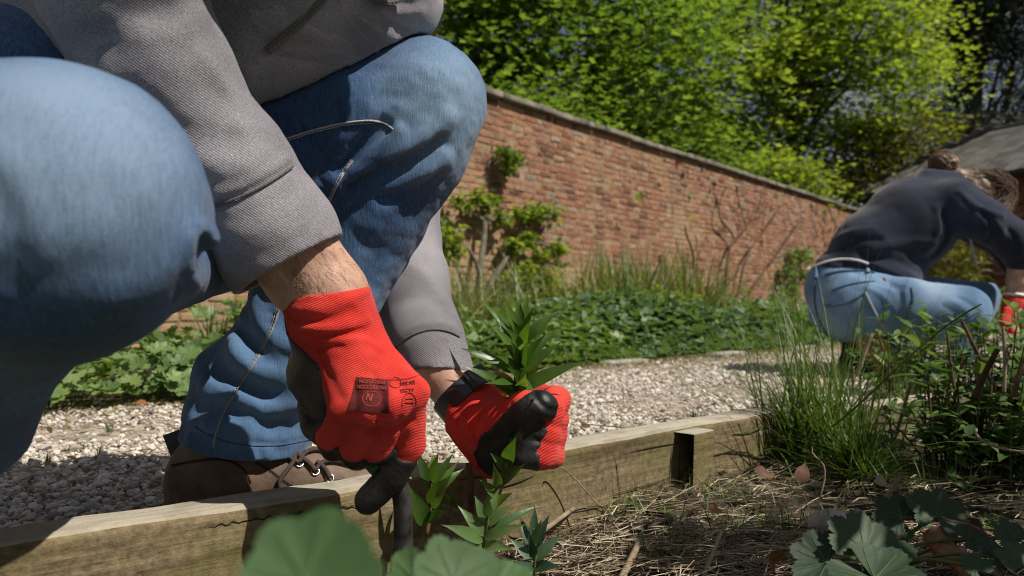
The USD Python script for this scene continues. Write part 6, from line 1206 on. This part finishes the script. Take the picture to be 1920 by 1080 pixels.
wall_tree('bare reddish stemmed wall shrub with thin forked branches in the middle right of the wall', [([(1355, 585), (1362, 520), (1368, 470), (1378, 448)], .022), ([(1376, 452), (1362, 425), (1348, 400), (1352, 372), (1362, 350)], .010), ([(1378, 450), (1400, 425), (1418, 400), (1428, 365)], .011), ([(1380, 585), (1390, 520), (1402, 478), (1428, 440), (1452, 405), (1470, 380)], .013), ([(1395, 585), (1412, 540), (1440, 500), (1462, 470), (1490, 430), (1503, 410)], .011), ([(1400, 425), (1390, 395), (1385, 365)], .006), ([(1428, 440), (1432, 410), (1440, 385)], .006), ([(1462, 470), (1480, 462), (1500, 450)], .006), ([(1418, 400), (1440, 385), (1455, 360)], .005), ([(1352, 385), (1340, 370), (1338, 350)], .005)],
    [(1395, 545, 12, 26), (1340, 545, 10, 20), (1345, 420, 3, 3)], 97, lime_m, name='wall_shrub_bare', cat='wall shrub')
wall_tree('single short bare forked stem against the wall above the iris', [([(1297, 585), (1300, 510), (1298, 470), (1290, 448), (1285, 425)], .013), ([(1299, 475), (1306, 455), (1304, 440)], .007)], [], 98, lime_m, name='wall_shrub_bare', cat='wall shrub')
wall_tree('leafy climber on the wall just left of the crouching woman', [([(1490, 600), (1492, 540), (1495, 490)], .012), ([(1492, 540), (1475, 520), (1470, 500)], .008)], [(1495, 480, 20, 90), (1475, 510, 18, 70), (1480, 545, 20, 80), (1505, 515, 18, 80), (1465, 555, 16, 50), (1515, 480, 12, 40)], 99, mantle_m, name='climbing_plant', cat='climber', size=.085)
wall_tree('small fern like bush growing out of the upper wall near the knee', [([(950, 330), (952, 312), (953, 300)], .008)], [(952, 300, 22, 170), (945, 285, 16, 70), (965, 296, 16, 80), (952, 318, 14, 70)], 100, maple_m, name='wall_fern', cat='wall plant', size=.045)
p_ = wpt(1790, 500, 1.2); bush('yellow_green_shrub', 'feathery yellow green shrub in front of the outbuilding behind the woman', P(1790, 505, 10.5), (.42, .3, .42), 700, [leaf(1, .2, .6, .2, 2)], .16, gold_m, 111)
bush('border_plant', 'green border plants behind the woman on the left, at the wall foot', P(1480, 585, 8.0), (.55, .4, .16), 700, leafs_small, .07, mantle_m, 112)
bush('border_plant', 'leafy border plants behind the woman knee', P(1860, 590, 6.0), (.7, .4, .2), 800, leafs_small, .075, mantle_m, 113)
for px, py in ((1503, 545), (1478, 562)):
    pass

bush('tall_shrub', 'tall loose garden shrub standing in the bed just outside the right of the picture', (1.26, 1.02, .66), (.24, .22, .24), 170, [leaf(1, .45, .5, .2, 3)], .075, shrub_m, 131, stems=30, z0=-.05)
bush('tall_shrub', 'second tall garden shrub beside the lens, outside the right edge of the picture', (.86, .74, .62), (.21, .19, .16), 520, [leaf(1, .45, .5, .2, 3)], .065, shrub_m, 132, stems=24, z0=-.05)

for k, (px, py, n_, L_, lab) in enumerate(((1180, 960, 60, .07, 'sparse thin grass in the straw below the stake'), (1330, 930, 70, .08, 'thin grass at the foot of the wooden stake'), (1500, 1000, 80, .07, 'pale matted grass by the half buried stone'), (1250, 1040, 60, .06, 'low green grass in the litter near the bottom edge'), (1420, 980, 70, .08, 'weedy grass between the stake and the tall clump'), (1700, 900, 90, .12, 'grass under the glossy shrub'))):
    grass('weed_grass', lab, ground_at(px, py, -.05), n_, L_, .0022, .8, grass_m, 140 + k, big=20, base=.5)

for k, (px, py, Y, r_, n_, m_, sz_, lab) in enumerate(((1010, 585, 5.6, (.28, .2, .17), 700, lime_m, .055, 'light green mound at the wall foot under the leaning fruit tree'), (1235, 570, 5.0, (.30, .2, .10), 800, lime_m, .05, 'yellow green grassy mound in the middle of the border'), (1370, 588, 6.4, (.42, .25, .14), 800, mantle_m, .06, 'green mound below the bare wall shrub'), (900, 590, 5.2, (.24, .2, .16), 600, gold_m, .05, 'golden green mound beside the far grey sleeve'))):
    bush('border_mound', lab, P(px, py, Y), r_, n_, leafs_small, sz_, m_, 160 + k)
